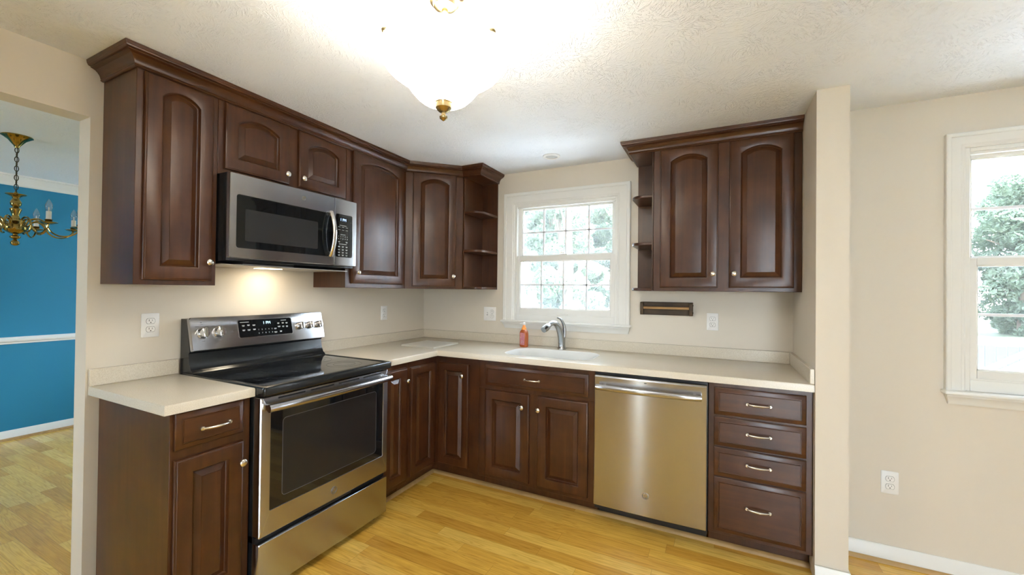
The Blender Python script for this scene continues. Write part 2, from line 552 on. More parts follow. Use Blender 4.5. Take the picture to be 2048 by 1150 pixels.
# ------------------------------------------------------------------ room shell
H = 2.337
XR, XS = 2.852, 2.979
def wall(name, F, a0, a1, b0, b1, holes, m, c1=H, c0=0):
    """a wall with rectangular holes (a0,a1,c0,c1)"""
    w = MB(F); cuts = sorted(holes)
    a = a0
    for (h0, h1, z0, z1) in cuts:
        if h0 > a: w.box(a, h0, b0, b1, c0, c1, m)
        if z0 > c0: w.box(h0, h1, b0, b1, c0, z0, m)
        if z1 < c1: w.box(h0, h1, b0, b1, z1, c1, m)
        a = h1
    if a < a1: w.box(a, a1, b0, b1, c0, c1, m)
    bm = w.bm
    return struct(w.build(name))
X1 = 5.6; Y0 = -5.5
struct(MB().box(-3.3, X1+.15, Y0-.15, .2, -.12, 0, 'oak_floor').build('floor'))
struct(MB().box(-3.3, X1+.15, Y0-.15, .2, H, H+.12, 'stomp_ceiling').build('ceiling'))
W1 = (.935, 1.774, 1.118, 2.07)
W2 = (3.50, 4.40, .91, 2.08)
wall('wall_back', WF, 0, XR, 0, .15, [W1], 'wall_paint')
wall('wall_left', LF, Y0, .15, -.11, 0, [(-3.75, -2.279, 0, 2.095)], 'wall_paint')
wall('wall_right_partition', WF, XR, XS, -.65, .15, [], 'wall_paint')
wall('wall_breakfast', WF, XS, X1, -.295, -.145, [W2], 'wall_paint')
wall('wall_right', LF, Y0, -.145, X1, X1+.15, [], 'wall_paint')
wall('wall_front', WF, -.11, X1, Y0-.15, Y0, [(1.08, 1.32, .1, 2.1), (3.1, 4.1, 0, 2.15)], 'wall_paint')
# dining room beyond the opening
wall('wall_dining_left', LF, Y0, .15, -3.3, -3.15, [], 'blue_paint')
wall('wall_dining_back', WF, -3.15, -.11, 0, .15, [(-2.3, -1.1, .8, 2.0)], 'blue_paint')
wall('wall_dining_front', WF, -3.15, -.11, Y0-.15, Y0, [(-2.2, -1.2, .8, 2.0)], 'blue_paint')

def base_profile(h, t):
    return [(0, 0), (t, 0), (t, h*.78), (t*.75, h*.84), (t*.62, h*.93), (t*.35, h), (0, h)]
idf = lambda x, y, h: (x, y, h)
struct(MB().sweep([(XR-.002, -.655), (XS, -.655), (XS, -.295), (X1, -.295)][::1], [(o_, h) for o_, h in base_profile(.085, .014)], 'trim_paint', idf).build('baseboard_right'))
struct(MB().sweep([(XS+.014, -.31), (X1, -.31)], [(0, 0), (.016, 0), (.014, .010), (.008, .016), (0, .018)], 'shoe_wood', idf).build('trim_5'))
struct(MB().sweep([(-3.15, Y0), (-3.15, 0)], base_profile(.085, .014), 'trim_paint', idf).build('baseboard_dining'))
struct(MB().sweep([(-3.136, Y0), (-3.136, 0)], [(0, 0), (.018, 0), (.014, .014), (0, .02)], 'shoe_wood', idf).build('trim_6'))
struct(MB().sweep([(-3.15, Y0), (-3.15, 0)], [(0, .845), (.010, .847), (.012, .86), (.024, .87), (.026, .885), (.016, .893), (.010, .905), (0, .907)], 'trim_paint', idf).build('trim_1'))
struct(MB().sweep([(-3.15, Y0), (-3.15, 0)], [(0, 2.245), (.012, 2.245), (.014, 2.258), (.03, 2.275), (.055, 2.305), (.062, 2.320), (.075, 2.322), (.075, 2.337), (0, 2.337)], 'trim_paint', idf).build('trim_2'))

# shoe moulding and toe kick
YT = .5465
struct(MB().sweep([(YT-.016, -1.155), (YT-.016, -YT+.016), (XR, -YT+.016)], [(0, 0), (.016, 0), (.015, .010), (.009, .018), (0, .022)], 'shoe_wood', idf).build('trim_3'))
struct(MB().box(.05, YT-.016, -2.24, -1.948, 0, .006, 'shoe_wood').build('trim_4'))

# ------------------------------------------------------------------ windows
def casing(F, a0, a1, c0, c1, w, t=.018):
    m = MB(F)
    # open U path: up the left side, across the head, down the right side; offset to the left = outwards
    path = [(a1, c0), (a1, c1), (a0, c1), (a0, c0)]
    prof = [(0, 0), (0, .010), (.006, .013), (.012, .013), (.018, .016), (w*.72, .020), (w*.76, .026), (w-.004, .028), (w, .025), (w, 0)]
    m.sweep(path, prof, 'trim_paint', lambda a, c, h: (a, h, c))
    return m
def window(name, F, hole, cw, depth, apron_h, sash_in, glassU, glassL, cols, stool_z, screen=None, mun_c=None, thick=.15):
    a0, a1, c0, c1 = hole
    root = struct_root(name, F((a0+a1)/2, 0, c0))
    casing(F, a0, a1, stool_z, c1, cw).build('casing', root, smooth=14)
    # jamb liner + vinyl frame (b negative = into the wall)
    j = MB(F)
    t = .018
    for (p, q, r, s_) in ((a0, a0+t, c0, c1), (a1-t, a1, c0, c1), (a0+t, a1-t, c1-t, c1), (a0+t, a1-t, c0, c0+.055)):
        j.box(p, q, -thick+.01, .004, r, s_, 'trim_paint', .0015, 1)
    j.box(a0+t, a1-t, -.012, .002, c0+.055, c0+.062, 'trim_paint')
    j.box(a0+t, a1-t, -.030, -.006, c1-t-.012, c1-t, 'trim_paint', .001, 1)
    j.build('window_frame', root)
    (u0, u1, uz0, uz1), (l0, l1, lz0, lz1) = glassU, glassL
    s0, s1 = a0+t, a1-t
    def sash(nm, g, zb, zt, bb, mun):
        g0, g1, z0, z1 = g
        s = MB(F)
        for (p, q, r, w_) in ((s0, g0, zb, zt), (g1, s1, zb, zt), (g0, g1, zb, z0), (g0, g1, z1, zt)):
            s.box(p, q, bb-.028, bb, r, w_, 'trim_paint', .002, 1)
        for (p, q, r, w_) in ((g0, g0+.006, z0, z1), (g1-.006, g1, z0, z1), (g0, g1, z0, z0+.006), (g0, g1, z1-.006, z1)):
            s.box(p, q, bb-.020, bb-.006, r, w_, 'trim_paint')
        so = s.build(nm, root)
        mm = MB(F)
        for k in range(1, cols):
            x = g0+(g1-g0)*k/cols
            mm.box(x-.007, x+.007, bb-.018, bb-.010, z0, z1, 'grille_vinyl', .0015, 1)
        zc = mun if mun else (z0+z1)/2
        mm.box(g0, g1, bb-.018, bb-.010, zc-.007, zc+.007, 'grille_vinyl', .0015, 1)
        mm.build('grille', so)
        gg = MB(F); gg.box(g0, g1, bb-.0215, bb-.0205, z0, z1, 'window_glass'); gg.build('pane', so)
        return so
    sash('upper_sash', glassU, lz1, c1-t-.004, -.034, mun_c[0] if mun_c else None)
    lo = sash('lower_sash', glassL, c0+.055, uz0-.004, -.004, mun_c[1] if mun_c else None)
    if screen:
        sc_ = MB(F); sc_.box(s0, s1, -.100, -.099, c0+.055, c1-t, screen); sc_.build('haze_screen', root)  # full-height veil that pales the view outside
    am = (s0+s1)/2
    k = MB(F); k.box(am-.03, am+.03, -.03, -.008, uz0-.004, uz0+.006, 'trim_paint', .002, 1)
    k.lathe([(.009, 0), (.009, .012), (.006, .014)], (am, -.018, uz0+.004), 'c', 'nickel', 12)
    k.tube([(am, -.018, uz0+.016), (am-.02, -.014, uz0+.018), (am-.034, -.010, uz0+.016)], [.004, .004, .003], 'nickel', 8)
    k.build('sash_lock', lo)
    k = MB(F); k.box(am-.045, am+.045, -.004, .010, c0+.058, c0+.068, 'trim_paint', .003, 2); k.build('lift_handle', lo)
    # stool and apron
    st = MB(F)
    st.box(a0-cw-.012, a1+cw+.012, -.004, .052, stool_z-.018, stool_z, 'trim_paint', .006, 3)
    st.build('window_sill', root)
    ap = MB(F)
    A0, A1 = a0-cw, a1+cw
    zz = stool_z-.018
    lo_, prof = zz-apron_h, []
    ap.loft([[(A0, 0, zz), (A1, 0, zz), (A1, .036, zz), (A0, .036, zz)],
             [(A0, 0, zz-.010), (A1, 0, zz-.010), (A1, .034, zz-.010), (A0, .034, zz-.010)],
             [(A0+.004, 0, zz-.018), (A1-.004, 0, zz-.018), (A1-.004, .024, zz-.018), (A0+.004, .024, zz-.018)],
             [(A0+.010, 0, lo_+.012), (A1-.010, 0, lo_+.012), (A1-.010, .018, lo_+.012), (A0+.010, .018, lo_+.012)],
             [(A0+.012, 0, lo_), (A1-.012, 0, lo_), (A1-.012, .012, lo_), (A0+.012, .012, lo_)]], 'trim_paint')
    ap.build('apron', root)
    return root
window('window_1', BF, W1, .0945, .1, .05, None, (.985, 1.732, 1.652, 2.030), (.980, 1.724, 1.221, 1.606), 4, 1.125, screen='haze_screen')
window('window_2', KF, (3.50, 4.40, .905, 2.075), .073, .1, .05, None, (3.535, 4.365, 1.549, 2.030), (3.545, 4.355, 1.006, 1.508), 3, .905, mun_c=(1.785, 1.272), screen='fine_haze_screen')
# plain glazing out of view, added to let in fill daylight
def glazed(name, F, a0, a1, c0, c1, n):
    r = struct_root(name, F((a0+a1)/2, 0, c0))
    f = MB(F); t = .05
    for k in range(n):
        p, q = a0+(a1-a0)*k/n, a0+(a1-a0)*(k+1)/n
        for bx in ((p, p+t, c0, c1), (q-t, q, c0, c1), (p+t, q-t, c0, c0+t), (p+t, q-t, c1-t, c1)):
            f.box(bx[0], bx[1], -.10, -.04, bx[2], bx[3], 'trim_paint', .003, 1)
    f.build('frame', r)
    g = MB(F); g.box(a0+t, a1-t, -.072, -.068, c0+t, c1-t, 'window_glass'); g.build('pane', r)
    casing(F, a0, a1, c0, c1, .08).build('casing', r)
FF = Frame((0, Y0, 0), (1, 0, 0), (0, 1, 0)); RF = Frame((X1, 0, 0), (0, 1, 0), (-1, 0, 0))
glazed('streak_window', FF, 1.08, 1.32, .1, 2.1, 1)  # unseen slot opening, added for a bright streak on the dishwasher
sh = struct(MB(FF).box(1.125, 1.275, -.036, -.034, .14, 2.06, 'streak_shade_cloth').build('streak_shade'))  # unseen translucent sheet, added to set the brightness of that streak
glazed('fill_door', FF, 3.1, 4.1, 0, 2.15, 1)  # unseen glass door, added as fill light for the kitchen
glazed('fill_window_4', Frame((0, 0, 0), (1, 0, 0), (0, -1, 0)), -2.3, -1.1, .8, 2.0, 1)  # added out of view, like the next one, to brighten the dining room
glazed('fill_window_3', FF, -2.2, -1.2, .8, 2.0, 1)

# ------------------------------------------------------------------ cabinet parts
def door_mesh(F, a0, a1, c0, c1, b0, mat, arch=True, fwid=.056, panel=True, top=.083, apex=.045, T=.020):
    m = MB(F)
    n = 14 if arch else 1
    def rect(i, b):
        p, q, r, s = a0+i, a1-i, c0+i, c1-i
        pts = [(p, b, r), (q, b, r)]
        for k in range(n+1): pts.append((q+(p-q)*k/n, b, s))
        return pts
    def pan(i, b):
        p, q, r = a0+fwid+i, a1-fwid-i, c0+fwid+i
        pts = [(p, b, r), (q, b, r)]
        if not arch:
            return pts+[(q, b, c1-fwid-i), (p, b, c1-fwid-i)]
        w = (a1-a0)/2-fwid; rise = top-apex
        R = (w*w+rise*rise)/(2*rise); cz = c1-apex-R; mid = (a0+a1)/2
        Ri = R-i; hw = w-i; th = math.asin(min(1, hw/Ri))
        for k in range(n+1):
            t = th-2*th*k/n
            pts.append((mid+Ri*math.sin(t), b, cz+Ri*math.cos(t)))
        return pts
    B = b0
    loops = [rect(0, B), rect(0, B+T*.55), rect(.002, B+T*.75), rect(.006, B+T*.82), rect(.008, B+T*.95), rect(.012, B+T)]
    loops += [pan(-.001, B+T), pan(.003, B+T*.9), pan(.005, B+T*.55), pan(.008, B+T*.28), pan(.011, B+T*.18),
              pan(.034, B+T*.78), pan(.0345, B+T*.88), pan(.037, B+T*.90)]
    m.loft(loops, mat)
    return m
def drawer_mesh(F, a0, a1, c0, c1, b0, mat, T=.020, e=.024):
    m = MB(F)
    def rect(i, b): return [(a0+i, b, c0+i), (a1-i, b, c0+i), (a1-i, b, c1-i), (a0+i, b, c1-i)]
    m.loft([rect(0, b0), rect(0, b0+T*.45), rect(.003, b0+T*.6), rect(.006, b0+T*.66), rect(e-.004, b0+T*.9), rect(e-.003, b0+T*.82), rect(e, b0+T*.82), rect(e+.002, b0+T)], mat)
    return m
def knob(parent, F, a, b, c, r=.0155):
    m = MB(F)
    m.lathe([(.006, 0), (.0055, .008), (.005, .012), (r*.72, .016), (r, .021), (r*.97, .025), (r*.7, .029), (r*.3, .0305)], (a, b, c), 'b', 'nickel', 20)
    m.build('knob', parent)
def pull(parent, F, a, b, c, L=.100):
    m = MB(F); pts = []; rad = []
    for k in range(17):
        t = k/16; x = a-L/2+L*t
        y = b+.008+.018*math.sin(math.pi*t)**.6
        pts.append((x, y, c)); rad.append(.0072 if k in (0, 16) else (.0055+.0022*math.sin(math.pi*t)))
    m.tube(pts, rad, 'nickel', 10, flat=.8, upv=tuple(F.z))
    for sgn in (-1, 1):
        x = a+sgn*L/2
        m.lathe([(.009, 0), (.009, .004), (.007, .009), (.0085, .013), (.006, .016)], (x, b, c), 'b', 'nickel', 14)
    m.build('handle', parent)
    
ZB, ZT = 1.372, 2.31
UD = .2994
# upper cabinets -------------------------------------------------------------
def upper_door(root, F, a0, a1, c0, c1, b, kn):
    d = door_mesh(F, a0, a1, c0, c1, b, 'cherry_v').build('door', root)
    knob(d, F, kn[0], b+.020, kn[1])
    return d
root = thing('upper_cabinet', 'tall narrow dark cherry upper cabinet at the left end, beside the microwave', 'cabinet', (0, -2.083, ZB))
MB(LF).box(-2.238, -1.930, .001, UD, ZB, ZT, 'cherry_v', .0015, 1).build('carcass', root)
upper_door(root, LF, -2.214, -1.952, 1.392, 2.258, UD, (-1.974, 1.478))
root = thing('upper_cabinet', 'short two-door dark cherry cabinet directly above the microwave', 'cabinet', (0, -1.55, 1.908))
MB(LF).box(-1.929, -1.172, .001, UD, 1.908, ZT, 'cherry_v', .0015, 1).build('carcass', root)
upper_door(root, LF, -1.904, -1.571, 1.936, 2.258, UD, (-1.595, 1.985))
upper_door(root, LF, -1.516, -1.185, 1.936, 2.258, UD, (-1.497, 1.985))
root = thing('upper_cabinet', 'single-door dark cherry cabinet between microwave and angled corner cabinet', 'cabinet', (0, -.89, ZB))
MB(LF).box(-1.170, -.608, .001, UD, ZB, ZT, 'cherry_v', .0015, 1).build('carcass', root)
upper_door(root, LF, -1.125, -.645, 1.400, 2.270, UD, (-1.092, 1.472))
root = thing('corner_cabinet', 'angled dark cherry upper cabinet across the corner of the kitchen', 'cabinet', (.2, -.2, ZB))
CA, CB_ = (UD, -.6066), (.616, -UD)
MB().prism([(.001, -.001), (.001, -.606), CA, CB_, (.616, -.001)], ZB, ZT, 'cherry_v').build('carcass', root)
dv = (Vector(CB_)-Vector(CA)); dl = dv.length; dv.normalize()
DF = Frame((CA[0], CA[1], 0), (dv.x, dv.y, 0), (dv.y, -dv.x, 0))
upper_door(root, DF, .052, .052+.335, 1.390, 2.270, 0, (.052+.312, 1.471))

def shelf_unit(F, a_in, a_out, label):
    """open end shelves: a_in = side against the cabinet, a_out = free end"""
    s = 1 if a_out > a_in else -1
    root = thing('end_shelf_unit', label, 'shelf', F((a_in+a_out)/2, .12, ZB))
    m = MB(F); lo, hi = sorted((a_in, a_out))
    m.box(lo, hi, .001, .010, ZB, ZT, 'cherry_v')
    m.build('back_panel', root)
    m = MB(F); m.box(*sorted((a_in+s*.0015, a_in+s*.010)), .010, UD-.006, ZB+.001, ZT, 'cherry_v'); m.build('side_panel', root)
    def outline(r=.075):
        pts = [(a_in+s*.010, .010), (a_in+s*.010, UD-.004)]
        cx, cy = a_out-s*r, UD-.004-r
        for k in range(9):
            t = math.radians(90-90*k/8); pts.append((cx+s*r*math.cos(t), cy+r*math.sin(t)))
        pts.append((a_out, .010))
        return pts
    for z0 in (ZB, 1.666, 1.972):
        MB(F).prism(outline(), z0, z0+.019, 'cherry_y' if F is LF else 'cherry_x', bev=.003).build('shelf', root)
    m = MB(F); m.box(lo, hi, .010, UD, 2.262, 2.30, 'cherry_x', .001, 1); m.build('top_panel', root)
shelf_unit(BF, .6175, .772, 'open cherry end shelves with rounded shelves, left of the sink window')
shelf_unit(BF, 2.064, 1.921, 'open cherry end shelves with rounded shelves, right of the sink window')
root = thing('upper_cabinet', 'wide two-door dark cherry upper cabinet right of the window, above the towel holder', 'cabinet', (2.45, -.15, ZB))
MB(BF).box(2.0655, 2.850, .001, UD, ZB, ZT, 'cherry_v', .0015, 1).build('carcass', root)
upper_door(root, BF, 2.107, 2.434, 1.394, 2.262, UD, (2.409, 1.476))
upper_door(root, BF, 2.493, 2.813, 1.394, 2.262, UD, (2.520, 1.476))
CR = [(0, 2.261), (.006, 2.261), (.010, 2.263), (.012, 2.266), (.010, 2.271), (.012, 2.273), (.013, 2.279), (.016, 2.287), (.022, 2.296), (.030, 2.303), (.040, 2.307), (.044, 2.308), (.044, 2.312), (.049, 2.313), (.053, 2.316), (.054, 2.320), (.056, 2.322), (.058, 2.3355), (0, 2.3355)]
tag(MB().sweep([(.002, -2.2385), (UD+.0005, -2.2385), (UD+.0005, -.607), (.6165, -UD-.0005), (.773, -UD-.0005), (.773, -.002)], CR, 'cherry_y', idf).build('crown_moulding', smooth=16, loc=(UD, -1.2, 2.262)),
    'long cherry crown moulding over the cabinets left of the window', 'moulding')
tag(MB().sweep([(1.9205, -.002), (1.9205, -UD-.0005), (2.8505, -UD-.0005)], CR, 'cherry_x', idf).build('crown_moulding', smooth=16, loc=(2.4, -UD, 2.262)),
    'short cherry crown moulding over the cabinets right of the window', 'moulding')

# base cabinets ----------------------------------------------------------------
CT = .930; CBOT = .892; BD = .610
def toe(m, F, a0, a1, mat='cherry_v'):
    m.box(a0, a1, .02, BD, .098, CBOT-.001, mat, .0012, 1)
    m.box(a0+.002, a1-.002, .03, YT-.018, 0, .099, mat)
root = thing('base_cabinet', 'small dark cherry base cabinet with drawer and door, left of the range', 'cabinet', (.3, -2.09, 0))
m = MB(LF); toe(m, LF, -2.240, -1.946); m.build('carcass', root)
d = drawer_mesh(LF, -2.228, -1.978, .746, .884, BD, 'cherry_y').build('drawer', root); pull(d, LF, -2.094, BD+.020, .811)
d = door_mesh(LF, -2.228, -1.978, .125, .711, BD, 'cherry_v', arch=False).build('door', root); knob(d, LF, -1.993, BD+.020, .625)
root = thing('base_cabinet', 'narrow one-door cherry base cabinet just right of the range', 'cabinet', (.3, -1.04, 0))
m = MB(LF); toe(m, LF, -1.160, -.9235); m.build('carcass', root)
d = door_mesh(LF, -1.150, -.945, .125, .852, BD, 'cherry_v', arch=False, fwid=.050).build('door', root); knob(d, LF, -.962, BD+.020, .772, .014)
root = thing('corner_base_cabinet', 'cherry corner base cabinet with two hinged doors meeting in the inner corner', 'cabinet', (.3, -.3, 0))
m = MB()
m.prism([(.02, -.02), (.02, -.9225), (BD, -.9225), (BD, -BD), (.9715, -BD), (.9715, -.02)], .098, CBOT-.001, 'cherry_v')
q = YT-.018
m.prism([(.03, -.03), (.03, -.921), (q, -.921), (q, -q), (.97, -q), (.97, -.03)], 0, .099, 'cherry_v')
m.build('carcass', root)
d = door_mesh(LF, -.905, -.640, .125, .846, BD, 'cherry_v', arch=False, fwid=.050).build('door', root)
d = door_mesh(BF, .640, .894, .126, .846, BD, 'cherry_v', arch=False, fwid=.050).build('door', root); knob(d, BF, .852, BD+.020, .768)
root = thing('sink_cabinet', 'cherry base cabinet under the sink with a wide drawer front and two doors', 'cabinet', (1.37, -.3, 0))
m = MB(BF)
m.box(.9725, 1.780, .02, BD, .098, .70, 'cherry_v', .0012, 1)
m.box(.9725, 1.780, .585, BD, .70, CBOT-.001, 'cherry_v', .0012, 1)
m.box(.9745, 1.778, .03, q, 0, .099, 'cherry_v')
m.build('carcass', root)
d = drawer_mesh(BF, 1.026, 1.742, .724, .860, BD, 'cherry_x').build('drawer', root); pull(d, BF, 1.377, BD+.020, .791)
d = door_mesh(BF, 1.026, 1.354, .122, .694, BD, 'cherry_v', arch=False).build('door', root); knob(d, BF, 1.310, BD+.020, .612)
d = door_mesh(BF, 1.412, 1.741, .122, .694, BD, 'cherry_v', arch=False).build('door', root); knob(d, BF, 1.424, BD+.020, .611)
root = thing('drawer_cabinet', 'cherry base cabinet with a stack of four drawers beside the dishwasher', 'cabinet', (2.62, -.3, 0))
m = MB(BF); toe(m, BF, 2.3945, 2.850); m.build('carcass', root)
for (c0, c1, pz) in ((.724, .867, .798), (.563, .712, .645), (.405, .553, .488), (.116, .398, .270)):
    d = drawer_mesh(BF, 2.4215, 2.823, c0, c1, BD, 'cherry_x').build('drawer', root); pull(d, BF, 2.622, BD+.020, pz)

# ------------------------------------------------------------------ countertops
DC = .6408
def slab(m, poly, hole=None):
    """counter slab with eased edges and an optional hole"""
    e = .006
    ins = offset_poly(poly, e)
    outl = [[(p[0], p[1], CBOT) for p in poly], [(p[0], p[1], CT-e) for p in poly],
            [(p[0]*.3+q_[0]*.7, p[1]*.3+q_[1]*.7, CT-e*.3) for p, q_ in zip(poly, ins)][:0] or [(p[0]+(q_[0]-p[0])*.3, p[1]+(q_[1]-p[1])*.3, CT-e*.3) for p, q_ in zip(poly, ins)],
            [(p[0], p[1], CT) for p in ins]]
    bm = m.bm
    L = [[bm.verts.new(p) for p in lp] for lp in outl]
    n = len(poly)
    for i in range(3):
        for j in range(n): m.face([L[i][j], L[i][(j+1) % n], L[i+1][(j+1) % n], L[i+1][j]], 'solid_surface')
    for zi, lp, hz in ((0, L[0], CBOT), (1, L[3], CT)):
        if hole is None: m.face(lp, 'solid_surface'); continue
        hv = [bm.verts.new((p[0], p[1], hz)) for p in hole]
        es = []
        for ring in (lp, hv):
            for j in range(len(ring)):
                a, b = ring[j], ring[(j+1) % len(ring)]
                es.append(bm.edges.get((a, b)) or bm.edges.new((a, b)))
        r = bmesh.ops.triangle_fill(bm, edges=es, use_beauty=True)
        for g in r['geom']:
            if isinstance(g, bmesh.types.BMFace): g.material_index = m.mi('solid_surface'); g.smooth = True
        if zi == 0: h0 = hv
        else: h1 = hv
    if hole is not None:
        for j in range(len(hole)):
            k = (j+1) % len(hole)
            m.face([h0[j], h0[k], h1[k], h1[j]], 'solid_surface')
HB = 1.003
root = thing('countertop', 'short beige countertop with splash, left of the range', 'countertop', (.3, -2.1, CBOT))
m = MB(); slab(m, [(.001, -2.271), (DC, -2.271), (DC, -1.943), (.001, -1.943)]); m.build('slab', root)
MB().box(.001, .020, -2.271, -1.943, CT, HB, 'solid_surface', .002, 1).build('backsplash', root)
root = thing('countertop', 'long L-shaped beige countertop with white integral sink under the window', 'countertop', (1.5, -.3, CBOT))
hole = [(p[0], p[1]) for p in rrect(1.098, 1.715, -.548, -.185, .11, 6)]
m = MB(); slab(m, [(.001, -.001), (.001, -1.157), (DC, -1.157), (DC, -DC), (XR-.001, -DC), (XR-.001, -.001)], hole); m.build('slab', root)
m = MB()
m.box(.001, .020, -1.157, -.001, CT, HB, 'solid_surface', .002, 1)
m.box(.020, XR-.020, -.020, -.001, CT, HB, 'solid_surface', .002, 1)
m.box(XR-.020, XR-.001, -DC, -.001, CT, HB, 'solid_surface', .002, 1)
m.build('backsplash', root)
m = MB(); loops = []
for ins_, z, r in ((-.006, CT+.0006, .115), (.0, CT+.0006, .11), (.006, CT-.005, .105), (.012, CT-.03, .10), (.025, CT-.15, .09), (.05, CT-.178, .08), (.10, CT-.186, .06)):
    loops.append([(p[0], p[1], z) for p in rrect(1.098+ins_, 1.715-ins_, -.548+ins_, -.185-ins_, r, 6)])
m.loft(loops, 'sink_white', cap0=False)
m.lathe([(.045, 0), (.045, .003), (.036, .004), (.030, .001)], (1.405, -.36, CT-.186), 'c', 'bright_steel', 24)
m.build('sink_basin', root)

# ------------------------------------------------------------------ range
RY0, RY1 = -1.938, -1.166
root = thing('range', 'freestanding stainless and black electric range with glass top', 'stove', (.35, -1.552, 0))
m = MB(LF)
m.box(RY0, RY1, .02, .630, .035, .895, 'black_enamel', .003, 1)
m.build('body', root)
for y_ in (RY0+.05, RY1-.05):
    for x_ in (.12, .60):
        MB(LF).lathe([(.022, 0), (.022, .012), (.012, .016), (.012, .036)], (y_, x_, 0), 'c', 'black_plastic', 14).build('foot', root)
m = MB(LF)
# cooktop: rim with a slightly sunken glass
def rr3(a0, a1, b0, b1, r, z): return [(p[0], p[1], z) for p in rrect(a0, a1, b0, b1, r, 4)]
m.loft([rr3(RY0, RY1, .03, .690, .012, .893), rr3(RY0-.002, RY1+.002, .03, .698, .014, .900), rr3(RY0-.002, RY1+.002, .03, .700, .014, .926), rr3(RY0+.001, RY1-.001, .032, .697, .014, .9335), rr3(RY0+.010, RY1-.010, .04, .688, .012, .936),
        rr3(RY0+.020, RY1-.020, .11, .672, .012, .936), rr3(RY0+.024, RY1-.024, .114, .668, .010, .9325)], 'black_enamel', cap1=False)
m.build('cooktop_rim', root)
m = MB(LF); m.loft([rr3(RY0+.0235, RY1-.0235, .1135, .6685, .010, .925), rr3(RY0+.0235, RY1-.0235, .1135, .6685, .010, .9325)], 'cooktop_glass'); glass = m.build('cooktop_glass', root)
for (y_, x_, r_) in ((-1.74, .50, .115), (-1.36, .52, .095), (-1.74, .26, .080), (-1.36, .26, .100)):
    m = MB(LF)
    for rr in (r_, r_*.62):
        m.lathe([(rr-.0012, 0), (rr-.0012, .0004), (rr+.0012, .0004), (rr+.0012, 0)], (y_, x_, .9325), 'c', 'burner_line', 48, False, False)
    m.build('burner_ring', glass)
# backguard: black lower riser, sloping, and stainless control panel
def bc(pts): return pts
m = MB(LF)
prof = [(.012, .895), (.128, .895), (.128, .936), (.120, .944), (.108, .952), (.100, .970), (.094, .978), (.086, 1.030), (.096, 1.042), (.066, 1.196), (.050, 1.203), (.012, 1.203)]
m.loft([[(RY0+.004, b, c) for b, c in prof], [(RY1-.004, b, c) for b, c in prof]], 'black_enamel')
m.build('backguard', root)
# control panel on a tilted frame
class Tilt:
    def __init__(s, o, u, n, z): s.o = Vector(o); s.u = Vector(u); s.n = Vector(n); s.z = Vector(z)
    def __call__(s, a, b, c): return s.o+s.u*a+s.n*b+s.z*c
tz = Vector((-.040, 0, .165)).normalized(); tn = Vector((tz.z, 0, -tz.x))
PF = Tilt((.104, 0, 1.040), (0, 1, 0), tn, tz)
CP0, CP1 = -1.934, -1.170; PH = .170
m = MB(PF)
m.loft([[(p[0], 0, p[1]) for p in rrect(CP0, CP1, 0, PH, .008, 3)], [(p[0], .018, p[1]) for p in rrect(CP0, CP1, 0, PH, .008, 3)], [(p[0], .021, p[1]) for p in rrect(CP0+.003, CP1-.003, .003, PH-.003, .006, 3)]], 'steel')
PB = .021
for a in (-1.881, -1.805):
    for (da, dc, w) in ((0, .045, .014), (-.022, .034, .018), (.020, .034, .018), (0, -.042, .014), (-.028, .018, .01)):
        m.box(a+da-w/2, a+da+w/2, PB-.0002, PB+.0003, .088+dc, .088+dc+.0015, 'ink')
    m.lathe([(.002, 0), (.002, .0004)], (a-.003, PB, .088+.055), 'b', 'ink', 10)
m.box(-1.745, -1.733, PB-.0002, PB+.0003, .082, .0835, 'ink')
m.lathe([(.0015, 0), (.0015, .0004)], (-1.739, PB, .090), 'b', 'ink', 10)
for a in (-1.338, -1.272, -1.206):
    m.box(a+.016, a+.020, PB-.0002, PB+.0003, .110, .1125, 'ink'); m.box(a-.020, a-.016, PB-.0002, PB+.0003, .070, .0725, 'ink')
panel = m.build('control_panel', root)
m = MB(PF)
gx0, gx1, gz0, gz1 = -1.706, -1.394, .046, .143
m.loft([[(p[0], PB-.001, p[1]) for p in rrect(gx0-.004, gx1+.004, gz0-.004, gz1+.004, .012, 4)], [(p[0], PB+.0016, p[1]) for p in rrect(gx0-.003, gx1+.003, gz0-.003, gz1+.003, .011, 4)], [(p[0], PB+.0016, p[1]) for p in rrect(gx0, gx1, gz0, gz1, .009, 4)]], 'bright_steel', cap1=False)
m.loft([[(p[0], PB, p[1]) for p in rrect(gx0, gx1, gz0, gz1, .009, 4)], [(p[0], PB+.0012, p[1]) for p in rrect(gx0, gx1, gz0, gz1, .009, 4)]], 'black_glass')
disp = m.build('touch_panel', panel)
m = MB(PF)
b_ = PB+.0014
m.box(-1.602, -1.504, PB+.0011, b_, .100, .136, 'display_dark')
m.text('1 PM', -1.548, b_+.0004, .121, .022, 'display_glow')
for k, ch in enumerate('12345'): m.text(ch, -1.598+.0195*k, b_, .084, .010, 'panel_print', .0003)
for k, ch in enumerate('67890'): m.text(ch, -1.598+.0195*k, b_, .064, .010, 'panel_print', .0003)
for (a, c, w) in ((-1.672, .131, .048), (-1.680, .113, .014), (-1.652, .115, .014), (-1.622, .113, .016), (-1.680, .088, .015), (-1.652, .088, .016), (-1.622, .089, .015),
                  (-1.444, .130, .034), (-1.478, .115, .013), (-1.450, .115, .013), (-1.426, .114, .013), (-1.476, .095, .016), (-1.450, .094, .013), (-1.426, .093, .013),
                  (-1.500, .085, .015), (-1.500, .064, .018), (-1.468, .066, .013)):
    m.box(a-w/2, a+w/2, b_-.0004, b_, c-.0012, c+.0012, 'panel_print')
    if w < .02: m.box(a-w*.4, a+w*.4, b_-.0004, b_, c-.0052, c-.0032, 'panel_print')
m.build('display_print', disp)
